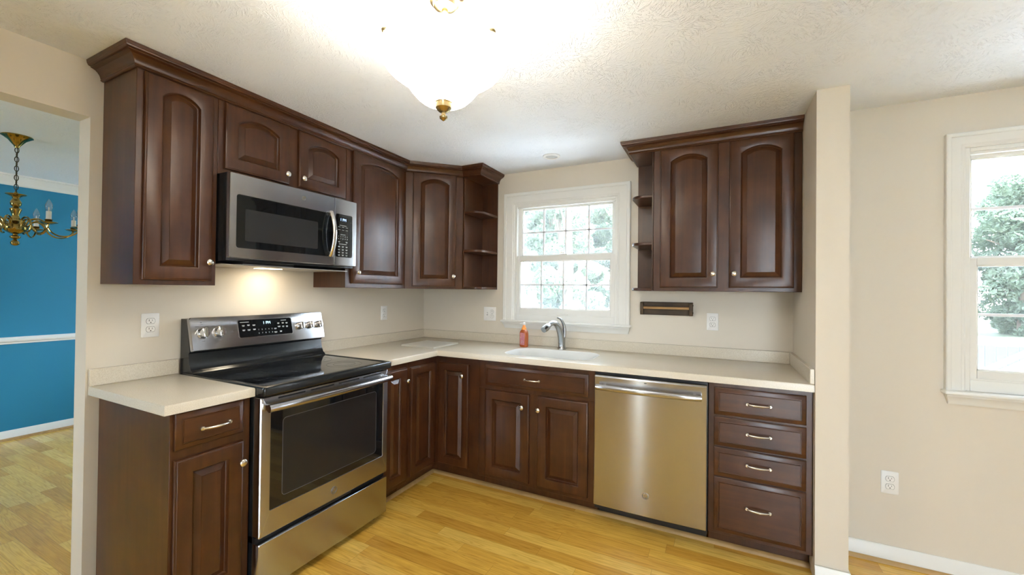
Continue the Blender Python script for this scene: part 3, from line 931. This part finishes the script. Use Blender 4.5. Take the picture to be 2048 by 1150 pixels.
for i, a in enumerate((-1.881, -1.805, -1.340, -1.274, -1.208)):
    m = MB(PF); r = .026 if i < 2 else .0215
    m.lathe([(r*1.08, 0), (r*1.08, .004), (r*.95, .006), (r*.92, .020), (r*.86, .024), (r*.5, .025)], (a, PB, .088), 'b', 'bright_steel', 28)
    # raised grip bar
    hw = r*.24
    m.loft([[(p[0], .020+PB, p[1]) for p in rrect(a-hw, a+hw, .088-r*.98, .088+r*.98, hw*.8, 3)],
            [(p[0], .037+PB, p[1]) for p in rrect(a-hw*.9, a+hw*.9, .088-r*.95, .088+r*.95, hw*.7, 3)],
            [(p[0], .040+PB, p[1]) for p in rrect(a-hw*.6, a+hw*.6, .088-r*.9, .088+r*.9, hw*.5, 3)]], 'bright_steel')
    m.build('knob', panel)
# oven door
dr = MB(LF)
X0 = .632; X1d = .675
d0, d1, dz0, dz1 = -1.939, -1.172, .278, .886
g0, g1, gz0, gz1 = -1.893, -1.210, .383, .812
def rl(a0, a1, c0, c1, r, b): return [(p[0], b, p[1]) for p in rrect(a0, a1, c0, c1, r, 4)]
dr.loft([rl(d0, d1, dz0, dz1, .006, X0), rl(d0, d1, dz0, dz1, .006, X1d-.004), rl(d0+.004, d1-.004, dz0+.004, dz1-.004, .006, X1d), rl(g0-.001, g1+.001, gz0-.001, gz1+.001, .006, X1d), rl(g0, g1, gz0, gz1, .005, X1d-.003)], 'steel', cap1=False)
odoor = dr.build('oven_door', root)
m = MB(LF); m.loft([rl(g0, g1, gz0, gz1, .005, X1d-.020), rl(g0, g1, gz0, gz1, .005, X1d-.003)], 'black_glass'); ow = m.build('oven_window', odoor)
m = MB(LF)
i0, i1, iz0, iz1 = -1.835, -1.262, .422, .775
m.loft([rl(i0, i1, iz0, iz1, .018, X1d-.004), rl(i0, i1, iz0, iz1, .018, X1d-.0026), rl(i0+.002, i1-.002, iz0+.002, iz1-.002, .016, X1d-.0026)], 'oven_line', cap1=False)
m.loft([rl(i0+.002, i1-.002, iz0+.002, iz1-.002, .016, X1d-.004), rl(i0+.002, i1-.002, iz0+.002, iz1-.002, .016, X1d-.0027)], 'oven_inner')
m.build('inner_window', odoor)
m = MB(LF)
for k in range(4):
    y_ = -1.86+.165*k
    m.box(y_, y_+.135, X1d-.002, X1d+.0006, .868, .875, 'dark_gap')
m.build('vent_slot', odoor)
m = MB(LF)
pts = []; 
for k in range(21):
    t = k/20; pts.append((-1.931+.735*t, .718+.016*math.sin(math.pi*t)**.8, .845))
m.tube(pts, .0165, 'steel', 16, flat=1.05)
for y_ in (-1.918, -1.209): m.box(y_-.010, y_+.010, X1d-.002, .716, .832, .858, 'bright_steel', .003, 2)
m.build('handle', odoor)
def emblem(parent, F, a, b, c, r, mat='badge'):
    m = MB(F)
    m.lathe([(r, 0), (r, .0016), (r*.93, .002), (r*.86, .002), (r*.84, .0014), (0.0001, .0014)], (a, b, c), 'b', mat, 32)
    m.text('GE', a, b+.0016, c, r*1.05, 'bright_steel', .0003)
    for s_ in (0, 90, 180, 270):
        t = math.radians(s_+45); m.tube([(a+r*.75*math.cos(t-.5), b+.0018, c+r*.75*math.sin(t-.5)), (a+r*.66*math.cos(t), b+.002, c+r*.66*math.sin(t)), (a+r*.75*math.cos(t+.5), b+.0018, c+r*.75*math.sin(t+.5))], r*.05, 'bright_steel', 6)
    m.build('badge', parent)
emblem(odoor, LF, -1.551, X1d, .328, .0185)
m = MB(LF)
m.box(d0+.001, d1-.001, .60, .648, .250, .276, 'dark_gap'); 
m.box(-1.68, -1.43, .640, .664, .262, .272, 'black_plastic', .002, 1)
m.build('drawer_recess', root)
m = MB(LF)
m.loft([rl(d0, d1, .040, .252, .004, X0), rl(d0, d1, .040, .252, .004, X1d-.004), rl(d0+.003, d1-.003, .043, .249, .004, X1d)], 'steel')
m.build('storage_drawer', root)

# ------------------------------------------------------------------ microwave
root = thing('microwave', 'stainless over-the-range microwave with black window and curved handle', 'microwave', (.2, -1.552, 1.47))
m = MB(LF)
my0, my1 = -1.927, -1.174
body = [(.002, 1.474), (.002, 1.9065), (.372, 1.9065), (.372, 1.492), (.30, 1.488)]
m.loft([[(my0+.002, b, c) for b, c in body], [(my1-.002, b, c) for b, c in body]], 'black_enamel')
m.build('body', root)
m = MB(LF); m.box(-1.80, -1.52, .20, .29, 1.480, 1.484, 'hood_grey'); m.build('grease_filter', root)
m = MB(LF); m.box(my0+.004, my1-.004, .02, .33, 1.473, 1.4775, 'hood_grey', .001, 1); m.build('bottom_plate', root)
m = MB(LF); m.box(-1.64, -1.52, .12, .19, 1.4705, 1.473, 'hood_lens'); m.build('work_light_lens', root)
m = MB(LF)
sp_ = -1.339
# door
def mw_frame(a0, a1, c0, c1, hole, mat):
    m = MB(LF)
    h0, h1, k0, k1 = hole
    def sq(a0, a1, c0, c1, b, r=.004): return [(p[0], b, p[1]) for p in rrect(a0, a1, c0, c1, r, 3)]
    m.loft([sq(a0, a1, c0, c1, .374), sq(a0, a1, c0, c1, .394), sq(a0+.003, a1-.003, c0+.003, c1-.003, .400), sq(h0-.001, h1+.001, k0-.001, k1+.001, .400, .012), sq(h0, h1, k0, k1, .3985, .011)], mat, cap1=False)
    m2 = [sq(h0, h1, k0, k1, .380, .011), sq(h0, h1, k0, k1, .3985, .011)]
    return m, m2
fr, gl2 = mw_frame(my0, sp_-.001, 1.503, 1.9055, (-1.895, sp_-.008, 1.553, 1.806), 'steel')
mdoor = fr.build('microwave_door', root)
m = MB(LF); m.loft(gl2, 'black_glass'); mwin = m.build('door_window', mdoor)
m = MB(LF); m.loft([rl(-1.855, -1.452, 1.588, 1.742, .008, .3975), rl(-1.855, -1.452, 1.588, 1.742, .008, .3990)], 'mw_inner'); m.build('inner_screen', mdoor)
fr, gl2 = mw_frame(sp_+.001, my1, 1.503, 1.9055, (sp_+.008, -1.207, 1.555, 1.813), 'steel')
mpan = fr.build('control_panel', root)
m = MB(LF); m.loft(gl2, 'black_glass')
b_ = .3990
m.box(-1.312, -1.242, b_-.0008, b_, 1.764, 1.797, 'display_dark')
m.text('1 PM', -1.277, b_+.0003, 1.780, .022, 'display_blue')
for (c, w) in ((1.745, .050), (1.690, .036), (1.632, .056)): m.box(-1.277-w/2, -1.277+w/2, b_-.0005, b_+.0002, c, c+.002, 'panel_print')
for c in (1.735, 1.718):
    for a in (-1.305, -1.277, -1.249): m.box(a-.008, a+.008, b_-.0005, b_+.0002, c, c+.0018, 'panel_print')
for k, ch in enumerate('12345'): m.text(ch, -1.309+.016*k, b_, 1.679, .0095, 'panel_print', .0003)
for k, ch in enumerate('67890'): m.text(ch, -1.309+.016*k, b_, 1.665, .0095, 'panel_print', .0003)
for c in (1.647, 1.618, 1.600, 1.583, 1.567):
    for a in (-1.305, -1.277, -1.249):
        if c == 1.647 and a == -1.277: continue
        m.box(a-.007, a+.007, b_-.0005, b_+.0002, c, c+.0018, 'panel_print'); m.box(a-.005, a+.005, b_-.0005, b_+.0002, c-.004, c-.0022, 'panel_print')
m.build('keypad', mpan)
m = MB(LF); pts = []; 
for k in range(17):
    t = k/16; pts.append((-1.372, .410+.034*math.sin(math.pi*t)**.75, 1.553+.262*t))
m.tube(pts, .014, 'bright_steel', 14, flat=.55, upv=(1, 0, 0))
m.box(-1.383, -1.361, .398, .418, 1.560, 1.580, 'bright_steel', .003, 1); m.box(-1.383, -1.361, .398, .418, 1.788, 1.808, 'bright_steel', .003, 1)
m.build('handle', mdoor)
emblem(mdoor, LF, -1.545, .400, 1.858, .0125)
hl = bpy.data.lights.new('hood_lamp', 'AREA'); hl.shape = 'RECTANGLE'; hl.size = .12; hl.size_y = .10; hl.energy = HOOD_W; hl.color = (1, .86, .64)
ho = bpy.data.objects.new('work_light', hl); COL.objects.link(ho); ho.parent = root
ho.location = Vector((.15, -1.52, 1.466))-root.location
ho.rotation_euler = (0, math.radians(8), 0)

# ------------------------------------------------------------------ dishwasher
root = thing('dishwasher', 'stainless dishwasher with bar handle between sink cabinet and drawers', 'dishwasher', (2.087, -.3, 0))
m = MB(BF); m.box(1.7845, 2.3905, .04, .618, .08, .884, 'black_plastic'); m.box(1.79, 2.385, .05, q, 0, .08, 'black_plastic'); m.build('body', root)
m = MB(BF)
a0, a1, c0, c1 = 1.787, 2.386, .115, .874
# very slightly bowed front
loops = []
for t in [0, .006]+[k/24 for k in range(1, 24)]+[.994, 1]:
    a = a0+(a1-a0)*t; bb = .655+.006*math.sin(math.pi*t)
    e = .003 if t in (0, 1) else 0
    loops.append([(a, .620, c0), (a, bb-.004-e, c0), (a, bb-e, c0+.004), (a, bb-e, c1-.010), (a, bb-.006-e, c1-.002), (a, bb-.012-e, c1), (a, .620, c1)])
m.loft(loops, 'steel')
ddoor = m.build('door', root, smooth=20)
m = MB(BF); m.box(1.845, 1.99, .628, .640, c1-.001, c1+.0012, 'dark_gap'); m.box(2.10, 2.34, .628, .640, c1-.001, c1+.0012, 'dark_gap'); m.box(2.070, 2.084, .660, .6622, .853, .8565, 'ink'); m.build('top_control_strip', ddoor)
m = MB(BF); pts = []
for k in range(25):
    t = k/24; pts.append((1.807+.555*t, .690+.022*math.sin(math.pi*t)**.8, .813))
m.tube(pts, .0135, 'steel', 16, flat=1.25, upv=(0, 0, 1))
for x_ in (1.845, 2.328): m.box(x_-.008, x_+.008, .655, .698, .806, .822, 'bright_steel', .003, 1)
m.build('handle', ddoor)
emblem(ddoor, BF, 2.082, .6605, .232, .018)

# ------------------------------------------------------------------ faucet, soap, board
root = thing('faucet', 'brushed metal pull-out kitchen faucet behind the sink', 'faucet', (1.392, -.118, CT))
m = MB(); fx, fy = 1.392, -.118
m.lathe([(.031, 0), (.031, .010), (.028, .014), (.026, .03), (.027, .05), (.0255, .09)], (fx, fy, CT), 'c', 'chrome', 24)
m.build('base', root)
m = MB()
sd = Vector((-.052, -.200, 0))
P_ = []
for (t, z) in ((0, .02), (.03, .07), (.10, .12), (.22, .163), (.38, .192), (.56, .203), (.70, .196), (.82, .186)):
    P_.append((fx+sd.x*t, fy+sd.y*t, CT+z))
R_ = [v_[0] for v_ in spline([(q_, 0) for q_ in (.024, .024, .0235, .022, .020, .018, .017, .0165)], 3)]
m.tube(spline(P_, 3), R_, 'chrome', 16)
m.build('spout', root)
m = MB()
e0 = Vector((fx, fy, CT))+Vector((sd.x*.80, sd.y*.80, .187)); e1 = Vector((fx, fy, CT))+Vector((sd.x*1.12, sd.y*1.12, .158))
m.tube([tuple(e0), tuple(e0.lerp(e1, .25)), tuple(e0.lerp(e1, .6)), tuple(e1)], [.017, .023, .025, .021], 'chrome', 16)
m.build('spray_head', root)
m = MB()
H_ = [(fx+.012, fy+.012, CT+.085), (fx+.014, fy+.014, CT+.14), (fx+.008, fy+.006, CT+.19), (fx-.008, fy-.012, CT+.225), (fx-.028, fy-.030, CT+.236)]
m.tube(spline(H_, 3), [v_[0] for v_ in spline([(q_, 0) for q_ in (.014, .016, .0135, .010, .007)], 3)], 'chrome', 14, flat=.7, upv=(.4, 1, 0))
m.build('lever_handle', root)

root = thing('soap_bottle', 'orange hand soap pump bottle beside the sink', 'bottle', (1.094, -.150, CT))
F_ = Frame((1.094, -.150, 0), (.93, -.36, 0), (.36, .93, 0))
m = MB(F_)
def ov(w, d, z, r=.5): return [(p[0], p[1], z) for p in rrect(-w/2, w/2, -d/2, d/2, min(w, d)*r*.7, 4)]
m.loft([ov(.058, .040, CT+.001), ov(.066, .046, CT+.006), ov(.068, .047, CT+.05), ov(.068, .047, CT+.105), ov(.060, .042, CT+.120), ov(.040, .034, CT+.131), ov(.034, .033, CT+.134)], 'orange_liquid')
bot = m.build('bottle', root)
m = MB(F_); m.loft([[(p[0], -.0242, p[1]) for p in rrect(-.018, .030, CT+.018, CT+.110, .004, 3)], [(p[0], -.0236, p[1]) for p in rrect(-.018, .030, CT+.018, CT+.110, .004, 3)]], 'label_pink')
rnd = random.Random(4)
for k in range(26):
    a = rnd.uniform(-.014, .026); c = CT+rnd.uniform(.022, .106); r_ = rnd.uniform(.0012, .003)
    m.lathe([(r_, 0), (r_, -.0004)], (a, -.0242, c), 'b', rnd.choice(['panel_print', 'orange_pump', 'white_plastic']), 6)
m.build('label', root)
m = MB(F_)
m.lathe([(.018, .134), (.0185, .150), (.012, .153), (.010, .172)], (0, 0, CT), 'c', 'orange_pump', 18)
m.lathe([(.011, .170), (.0125, .176), (.012, .186), (.006, .189)], (0, 0, CT), 'c', 'white_plastic', 18)
m.tube([(0, 0, CT+.181), (-.015, -.008, CT+.182), (-.028, -.014, CT+.178)], [.006, .005, .0045], 'white_plastic', 8)
m.build('pump', root)

bp_ = [(.262, -.594), (.572, -.600), (.570, -.272), (.265, -.288)]
tag(MB().prism(bp_[::1], CT, CT+.013, 'board_beige', bev=.002).build('cutting_board', loc=(.42, -.44, CT)), 'flat square beige stone board lying on the counter corner', 'board')

# ------------------------------------------------------------------ wall plates
def outlet(F, a, c, label, group=None, w=.070, h=.114):
    r = thing('outlet', label, 'outlet', F(a, 0, c), group)
    m = MB(F); m.loft([rl(a-w/2, a+w/2, c-h/2, c+h/2, .004, .0005), rl(a-w/2, a+w/2, c-h/2, c+h/2, .004, .003), rl(a-w/2+.003, a+w/2-.003, c-h/2+.003, c+h/2-.003, .003, .0055)], 'white_plastic')
    m.lathe([(.0028, 0), (.0028, .0008), (.001, .001)], (a, .0055, c), 'b', 'white_plastic', 10)
    m.build('cover_plate', r)
    for s_ in (-1, 1):
        cc = c+s_*.0195
        m = MB(F)
        pts = []
        for k in range(24):
            t = 2*math.pi*k/24; pts.append((a+.0172*math.cos(t), cc+max(-.0125, min(.0125, .0172*math.sin(t)))))
        m.loft([[(p[0], .005, p[1]) for p in pts], [(p[0], .0068, p[1]) for p in pts]], 'white_plastic')
        ring = [(a+(p[0]-a)*1.07, cc+(p[1]-cc)*1.09) for p in pts]
        m.loft([[(p[0], .005, p[1]) for p in ring], [(p[0], .00565, p[1]) for p in ring]], 'slot_dark')
        m.box(a-.0074, a-.0054, .0067, .0071, cc-.001, cc+.0085, 'slot_dark'); m.box(a+.0052, a+.0068, .0067, .0071, cc, cc+.0075, 'slot_dark')
        m.lathe([(.0026, 0), (.0026, .0004)], (a, .0067, cc-.0065), 'b', 'slot_dark', 10)
        m.build('receptacle', r)
outlet(LF, -2.056, 1.179, 'white wall outlet above the counter left of the range')
outlet(LF, -.510, 1.172, 'white wall outlet near the corner, right of the range, over the counter')
outlet(BF, 2.405, 1.171, 'white wall outlet below and right of the wooden towel holder')
outlet(KF, 3.225, .405, 'white wall outlet low on the wall below the right window')
r = thing('light_switch', 'white double switch plate between corner shelf and window', 'switch', (.704, 0, 1.166))
a, c, w, h = .704, 1.166, .116, .116
m = MB(BF); m.loft([rl(a-w/2, a+w/2, c-h/2, c+h/2, .004, .0005), rl(a-w/2, a+w/2, c-h/2, c+h/2, .004, .003), rl(a-w/2+.003, a+w/2-.003, c-h/2+.003, c+h/2-.003, .003, .0055)], 'white_plastic'); m.build('cover_plate', r)
m = MB(BF)
m.box(a-.028, a-.018, .0052, .0062, c-.012, c+.012, 'slot_dark'); m.loft([rl(a-.027, a-.019, c-.010, c+.010, .002, .005), rl(a-.026, a-.020, c+.002, c+.010, .001, .014)], 'white_plastic'); m.build('toggle', r)
m = MB(BF)
for cc in (c-.0195, c+.0195):
    m.lathe([(.0165, 0), (.0165, .0006)], (a+.023, .0052, cc), 'b', 'slot_dark', 20); m.lathe([(.0155, 0), (.0155, .0015)], (a+.023, .0052, cc), 'b', 'white_plastic', 20)
    m.box(a+.0165, a+.0180, .0066, .0070, cc, cc+.007, 'slot_dark'); m.box(a+.0275, a+.029, .0066, .0070, cc, cc+.007, 'slot_dark')
m.build('receptacle', r)

# towel holder
root = thing('paper_towel_holder', 'rustic dark wood paper towel holder under the right upper cabinet', 'towel holder', (2.115, -.02, 1.205))
MB(BF).box(1.948, 2.286, .001, .014, 1.205, 1.296, 'rustic_wood', .002, 1).build('back_board', root)
for a in (1.948, 2.264):
    m = MB(BF); m.loft([[(a, p[0], p[1]) for p in rrect(.012, .062, 1.206, 1.295, .012, 3)], [(a+.020, p[0], p[1]) for p in rrect(.012, .062, 1.206, 1.295, .012, 3)]], 'rustic_wood')
    for c in (1.226, 1.276): m.lathe([(.006, 0), (.005, .004), (.002, .006)], ((2.284 if a > 2 else 1.948), .035, c), 'a', 'chain_dark', 10)
    m.build('bracket', root)
m = MB(BF); m.tube([(1.966, .040, 1.256), (2.266, .040, 1.256)], .0095, 'dowel_wood', 12); m.build('dowel', root)

# recessed light trim; the shade inside it is put into the grey disc
root = thing('ceiling_disc', 'small white round disc fixed to the ceiling in front of the window', 'ceiling fitting', (1.357, -.28, H-.01))
m = MB(); m.lathe([(.062, 0), (.062, -.004), (.058, -.008), (.046, -.010), (.042, -.006), (.042, 0)], (1.357, -.28, H-.0005), 'c', 'white_plastic', 40, False, False); m.build('trim_ring', root)
m = MB(); m.lathe([(.0425, 0), (.0425, -.003), (.030, -.0045)], (1.357, -.28, H-.0005), 'c', 'disc_shade_grey', 40); m.build('cover', root)

# ------------------------------------------------------------------ ceiling lamp
lx, ly = LAMP.x, LAMP.y
root = thing('ceiling_lamp', 'brass ceiling lamp with a lit white bell-shaped glass bowl', 'lamp', (lx, ly, H))
m = MB(); m.lathe([(.060, 0), (.066, -.008), (.066, -.018), (.058, -.028), (.050, -.034), (.048, -.040), (.040, -.043), (.036, -.055), (.024, -.062), (.014, -.064)], (lx, ly, H), 'c', 'antique_brass', 36)
m.lathe([(.010, -.060), (.010, -.36)], (lx, ly, H), 'c', 'antique_brass', 12)
m.build('canopy', root)
bowl = spline([(.012, 1.972), (.050, 1.968), (.078, 1.980), (.102, 2.004), (.122, 2.030), (.140, 2.050), (.165, 2.064), (.188, 2.083), (.200, 2.106), (.201, 2.122), (.196, 2.132)], 3)
inner = [(r_-.005, z+.004) for r_, z in bowl[::-1]]
m = MB(); m.lathe(bowl+inner, (lx, ly, 0), 'c', 'alabaster_glass', 64, False, False); m.build('glass_bowl', root)
m = MB(); m.lathe([(.012, 2.0), (.031, 1.990), (.034, 1.975), (.029, 1.969), (.027, 1.964), (.026, 1.952), (.016, 1.942), (.007, 1.938), (.007, 1.930), (.013, 1.925), (.012, 1.919), (.002, 1.911)], (lx, ly, 0), 'c', 'antique_brass', 32)
m.build('finial', root)
fr3 = Vector((rt.x, rt.y, 0)); fb = Vector((fw.x, fw.y, 0)).normalized()
for t in (-33, -147, 90):
    t = math.radians(t); p = Vector((lx, ly, 0))+(fr3*math.cos(t)+fb*math.sin(t))*.190
    m = MB(); dirv = (p-Vector((lx, ly, 0))).normalized()
    m.tube([(lx+dirv.x*.01, ly+dirv.y*.01, 2.16), (lx+dirv.x*.10, ly+dirv.y*.10, 2.165), (p.x-dirv.x*.004, p.y-dirv.y*.004, 2.142)], .004, 'antique_brass', 8)
    m.lathe([(.002, -.004), (.011, .0), (.013, .007), (.010, .014), (.003, .017)], (p.x, p.y, 2.134), 'c', 'antique_brass', 14)
    m.build('thumb_screw', root)
for k in range(2):
    t = math.radians(20+180*k); bx_, by_ = lx+.075*math.cos(t), ly+.075*math.sin(t)
    ld = bpy.data.lights.new('lamp_bulb', 'POINT'); ld.energy = LAMP_W/2; ld.color = (1, .96, .89); ld.shadow_soft_size = .03
    lo = bpy.data.objects.new('bulb_light', ld); COL.objects.link(lo); lo.parent = root; lo.location = (bx_-lx, by_-ly, 2.105-H)

# ------------------------------------------------------------------ chandelier
cx, cy = -1.66, -2.10
root = thing('chandelier', 'polished brass chandelier with candle bulbs hanging in the dining room', 'chandelier', (cx, cy, H))
m = MB(); m.lathe([(.070, 0), (.072, -.006), (.062, -.012), (.040, -.030), (.022, -.055), (.014, -.066), (.010, -.078)], (cx, cy, H), 'c', 'polished_brass', 32); m.build('canopy', root)
m = MB()
z = H-.078; k = 0
while z > 1.975:
    pts = []
    for q_ in range(13):
        t = 2*math.pi*q_/12; hx = .009*math.cos(t); hz = .0185*math.sin(t)
        pts.append((cx+(hx if k % 2 else 0), cy+(0 if k % 2 else hx), z-.015+hz))
    m.tube(pts, .0022, 'chain_dark', 6, upv=((0, 1, 0) if k % 2 else (1, 0, 0)))
    z -= .030; k += 1
m.tube([(cx+.004, cy, H-.07), (cx-.014, cy+.006, 2.24), (cx+.006, cy, 2.18), (cx-.005, cy, 2.10), (cx+.004, cy, 2.03), (cx, cy, 1.97)], .002, 'chain_dark', 6)
m.build('chain', root)
m = MB(); m.lathe([tuple(q_) for q_ in spline([(.003, 1.975), (.008, 1.970), (.012, 1.962), (.038, 1.955), (.046, 1.958), (.046, 1.953), (.020, 1.940), (.016, 1.925), (.025, 1.905), (.024, 1.885), (.014, 1.872), (.026, 1.862), (.026, 1.852), (.016, 1.82), (.020, 1.805), (.022, 1.785), (.030, 1.78),
    (.020, 1.775), (.048, 1.760), (.055, 1.742), (.050, 1.722), (.030, 1.704), (.014, 1.698), (.012, 1.690), (.024, 1.682), (.022, 1.672), (.008, 1.662), (.016, 1.652), (.021, 1.638), (.014, 1.626), (.003, 1.621)], 3)], (cx, cy, 0), 'c', 'polished_brass', 32)
m.build('column', root)
for t0 in (77, 122, -13, -58, 32, 167, -103, -148):
    t = math.radians(t0); d_ = (fr3*math.cos(t)+fb*math.sin(t)); 
    Q = lambda r_, z_: (cx+d_.x*r_, cy+d_.y*r_, z_)
    m = MB()
    m.tube(spline([Q(.045, 1.755), Q(.06, 1.792), Q(.095, 1.806), Q(.130, 1.790), Q(.145, 1.748), Q(.125, 1.712), Q(.105, 1.712)]), .0045, 'polished_brass', 8)
    m.tube(spline([Q(.052, 1.742), Q(.075, 1.778), Q(.108, 1.790), Q(.138, 1.768), Q(.165, 1.722), Q(.205, 1.700), Q(.250, 1.704), Q(.286, 1.730), Q(.300, 1.755)]), .0048, 'polished_brass', 8)
    m.lathe([(.006, 1.751), (.036, 1.761), (.044, 1.765), (.040, 1.768), (.014, 1.765), (.016, 1.778), (.020, 1.783), (.013, 1.786)], (cx+d_.x*.30, cy+d_.y*.30, 0), 'c', 'polished_brass', 20)
    arm = m.build('arm', root)
    m = MB(); m.lathe([(.0125, 1.781), (.0125, 1.835), (.010, 1.837)], (cx+d_.x*.30, cy+d_.y*.30, 0), 'c', 'candle_white', 16); m.build('candle_sleeve', arm)
    m = MB(); m.lathe([(.009, 1.835), (.013, 1.847), (.0175, 1.863), (.0165, 1.877), (.010, 1.895), (.004, 1.909), (.001, 1.915)], (cx+d_.x*.30, cy+d_.y*.30, 0), 'c', 'bulb_glass', 16)
    m.tube([(cx+d_.x*.30, cy+d_.y*.30, 1.837), (cx+d_.x*.30, cy+d_.y*.30, 1.861)], .003, 'white_plastic', 6)
    m.build('bulb', arm)

# ------------------------------------------------------------------ outdoors
GZ = -.35
g = MB(); g.box(-60, 60, -60, 60, GZ-.3, GZ, 'lawn_grass'); struct(g.build('ground'))
struct(MB().box(-5, 9, -14, Y0-.16, GZ, GZ+.2, 'bounce_concrete').build('bounce_patio_ground'))  # unseen slab added to bounce neutral daylight in from the rear
struct(MB().box(-.6, 7.5, .21, 4.6, GZ, GZ+.1, 'bounce_concrete').build('bounce_terrace_ground'))  # unseen slab added to throw daylight up through the window onto the ceiling
def tree(name, x, y, h, rad, label, cat, mat, seed, nleaf=5200, ls=.16, group=None, trunk=.12, low=.0):
    rn = np.random.RandomState(seed)
    root = thing(name, label, cat, (x, y, GZ), group)
    m = MB(); m.tube([(x, y, GZ), (x+.05, y, GZ+h*.3), (x-.04, y+.05, GZ+h*.6), (x, y, GZ+h*.85)], [trunk, trunk*.8, trunk*.5, trunk*.2], 'bark', 10)
    for k in range(7):
        a_ = k*2.4; z0 = GZ+h*(.25+.07*k); L_ = rad*.7
        m.tube([(x, y, z0), (x+L_*.5*math.cos(a_), y+L_*.5*math.sin(a_), z0+h*.06), (x+L_*math.cos(a_), y+L_*math.sin(a_), z0+h*.1)], [trunk*.4, trunk*.25, trunk*.1], 'bark', 6)
    m.build('trunk', root)
    # leaf clusters on many small lobes
    nl = 42
    lob = []
    for k in range(nl):
        zz = low+(1-low)*rn.rand()
        rmax = rad*(math.sin(math.pi*(.12+.80*zz))**.7)
        a_ = rn.rand()*2*math.pi; r_ = rmax*math.sqrt(rn.rand())*.85
        lob.append((r_*math.cos(a_), r_*math.sin(a_), zz*h, rad*(.22+.18*rn.rand())))
    lob = np.array(lob)
    idx = rn.randint(0, nl, nleaf); L = lob[idx]
    v = rn.normal(size=(nleaf, 3)); v /= np.linalg.norm(v, axis=1)[:, None]
    c = L[:, :3]+v*L[:, 3:4]*(.75+.3*rn.rand(nleaf, 1))*np.array([1, 1, .8])
    c[:, 2] = np.clip(c[:, 2], .05, None)
    n = v+rn.normal(size=(nleaf, 3))*.7; n /= np.linalg.norm(n, axis=1)[:, None]
    r1 = rn.normal(size=(nleaf, 3)); u = np.cross(n, r1); u /= np.linalg.norm(u, axis=1)[:, None]; w = np.cross(n, u)
    s_ = ls*(.6+.8*rn.rand(nleaf, 1))
    quad = np.stack([c-u*s_, c-w*s_*.45+n*s_*.12, c+u*s_, c+w*s_*.45+n*s_*.12], 1).reshape(-1, 3)
    me = bpy.data.meshes.new('foliage')
    me.from_pydata(quad.tolist(), [], [tuple(range(4*i, 4*i+4)) for i in range(nleaf)])
    me.materials.append(MATS[mat])
    o = bpy.data.objects.new('foliage', me); COL.objects.link(o); o.parent = root
    o['kind'] = 'stuff'
    return root
TG = 'pale trees filling the sink window'
k = 0
for (y, xs, h, r_) in ((6.4, (-3.4, -.8), 7.4, 1.02), (9.2, (-4.6, -2.0), 8.2, 1.02), (12.0, (-5.9, -3.3, -.7), 9.2, 1.02), (14.8, (-6.9, -4.3, -1.7), 10.5, 1.02)):
    for x in xs:
        k += 1
        tree('garden_tree', x, y, h, r_, 'tall pale green leafy tree outside the sink window', 'tree', 'leaves_pale', 11+k, 24000, .055+.018*(y-6.4), TG)
TG2 = 'trees beyond the lawn'
for k, (x, y, h, r_) in enumerate(((9.8, 23.5, 7.2, 1.85), (14.6, 23.5, 6.8, 1.85), (12.2, 28.6, 8.0, 1.85), (17.0, 28.6, 7.8, 1.85))):
    tree('garden_tree', x, y, h, r_, 'bushy green tree at the far side of the lawn, seen through the right window', 'tree', 'leaves_green', 31+k, 22000, .10, TG2, .2)
# fence between lawn and house, seen at the bottom of the right window
root = thing('garden_fence', 'pale grey board fence beyond the right window', 'fence', (7.5, 7.5, GZ))
m = MB()
for k in range(52):
    x_ = 3.6+k*.145; m.box(x_, x_+.135, 7.50, 7.52, GZ, .47+.01*math.sin(k*2.1), 'fence_wood', .002, 1)
m.build('fence_boards', root)
for k in range(4):
    MB().box(3.6+k*2.4, 3.69+k*2.4, 7.52, 7.61, GZ, .45, 'fence_wood').build('post', root)
root = thing('deck_rail', 'sloping white and dark stair rail at the bottom of the right window', 'railing', (4.9, 1.6, GZ))
m = MB(); m.tube([(4.30, 1.5, .770), (5.4, 1.5, 1.54)], .020, 'deck_white', 10); m.build('rail', root)
m = MB(); m.tube([(4.37, 1.5, .735), (5.4, 1.5, 1.456)], .034, 'deck_dark', 8); m.build('stringer', root)
for (x_, z_) in ((4.30, .76), (5.38, 1.50)): MB().box(x_-.035, x_+.035, 1.465, 1.535, GZ+.1, z_, 'deck_white').build('post', root)
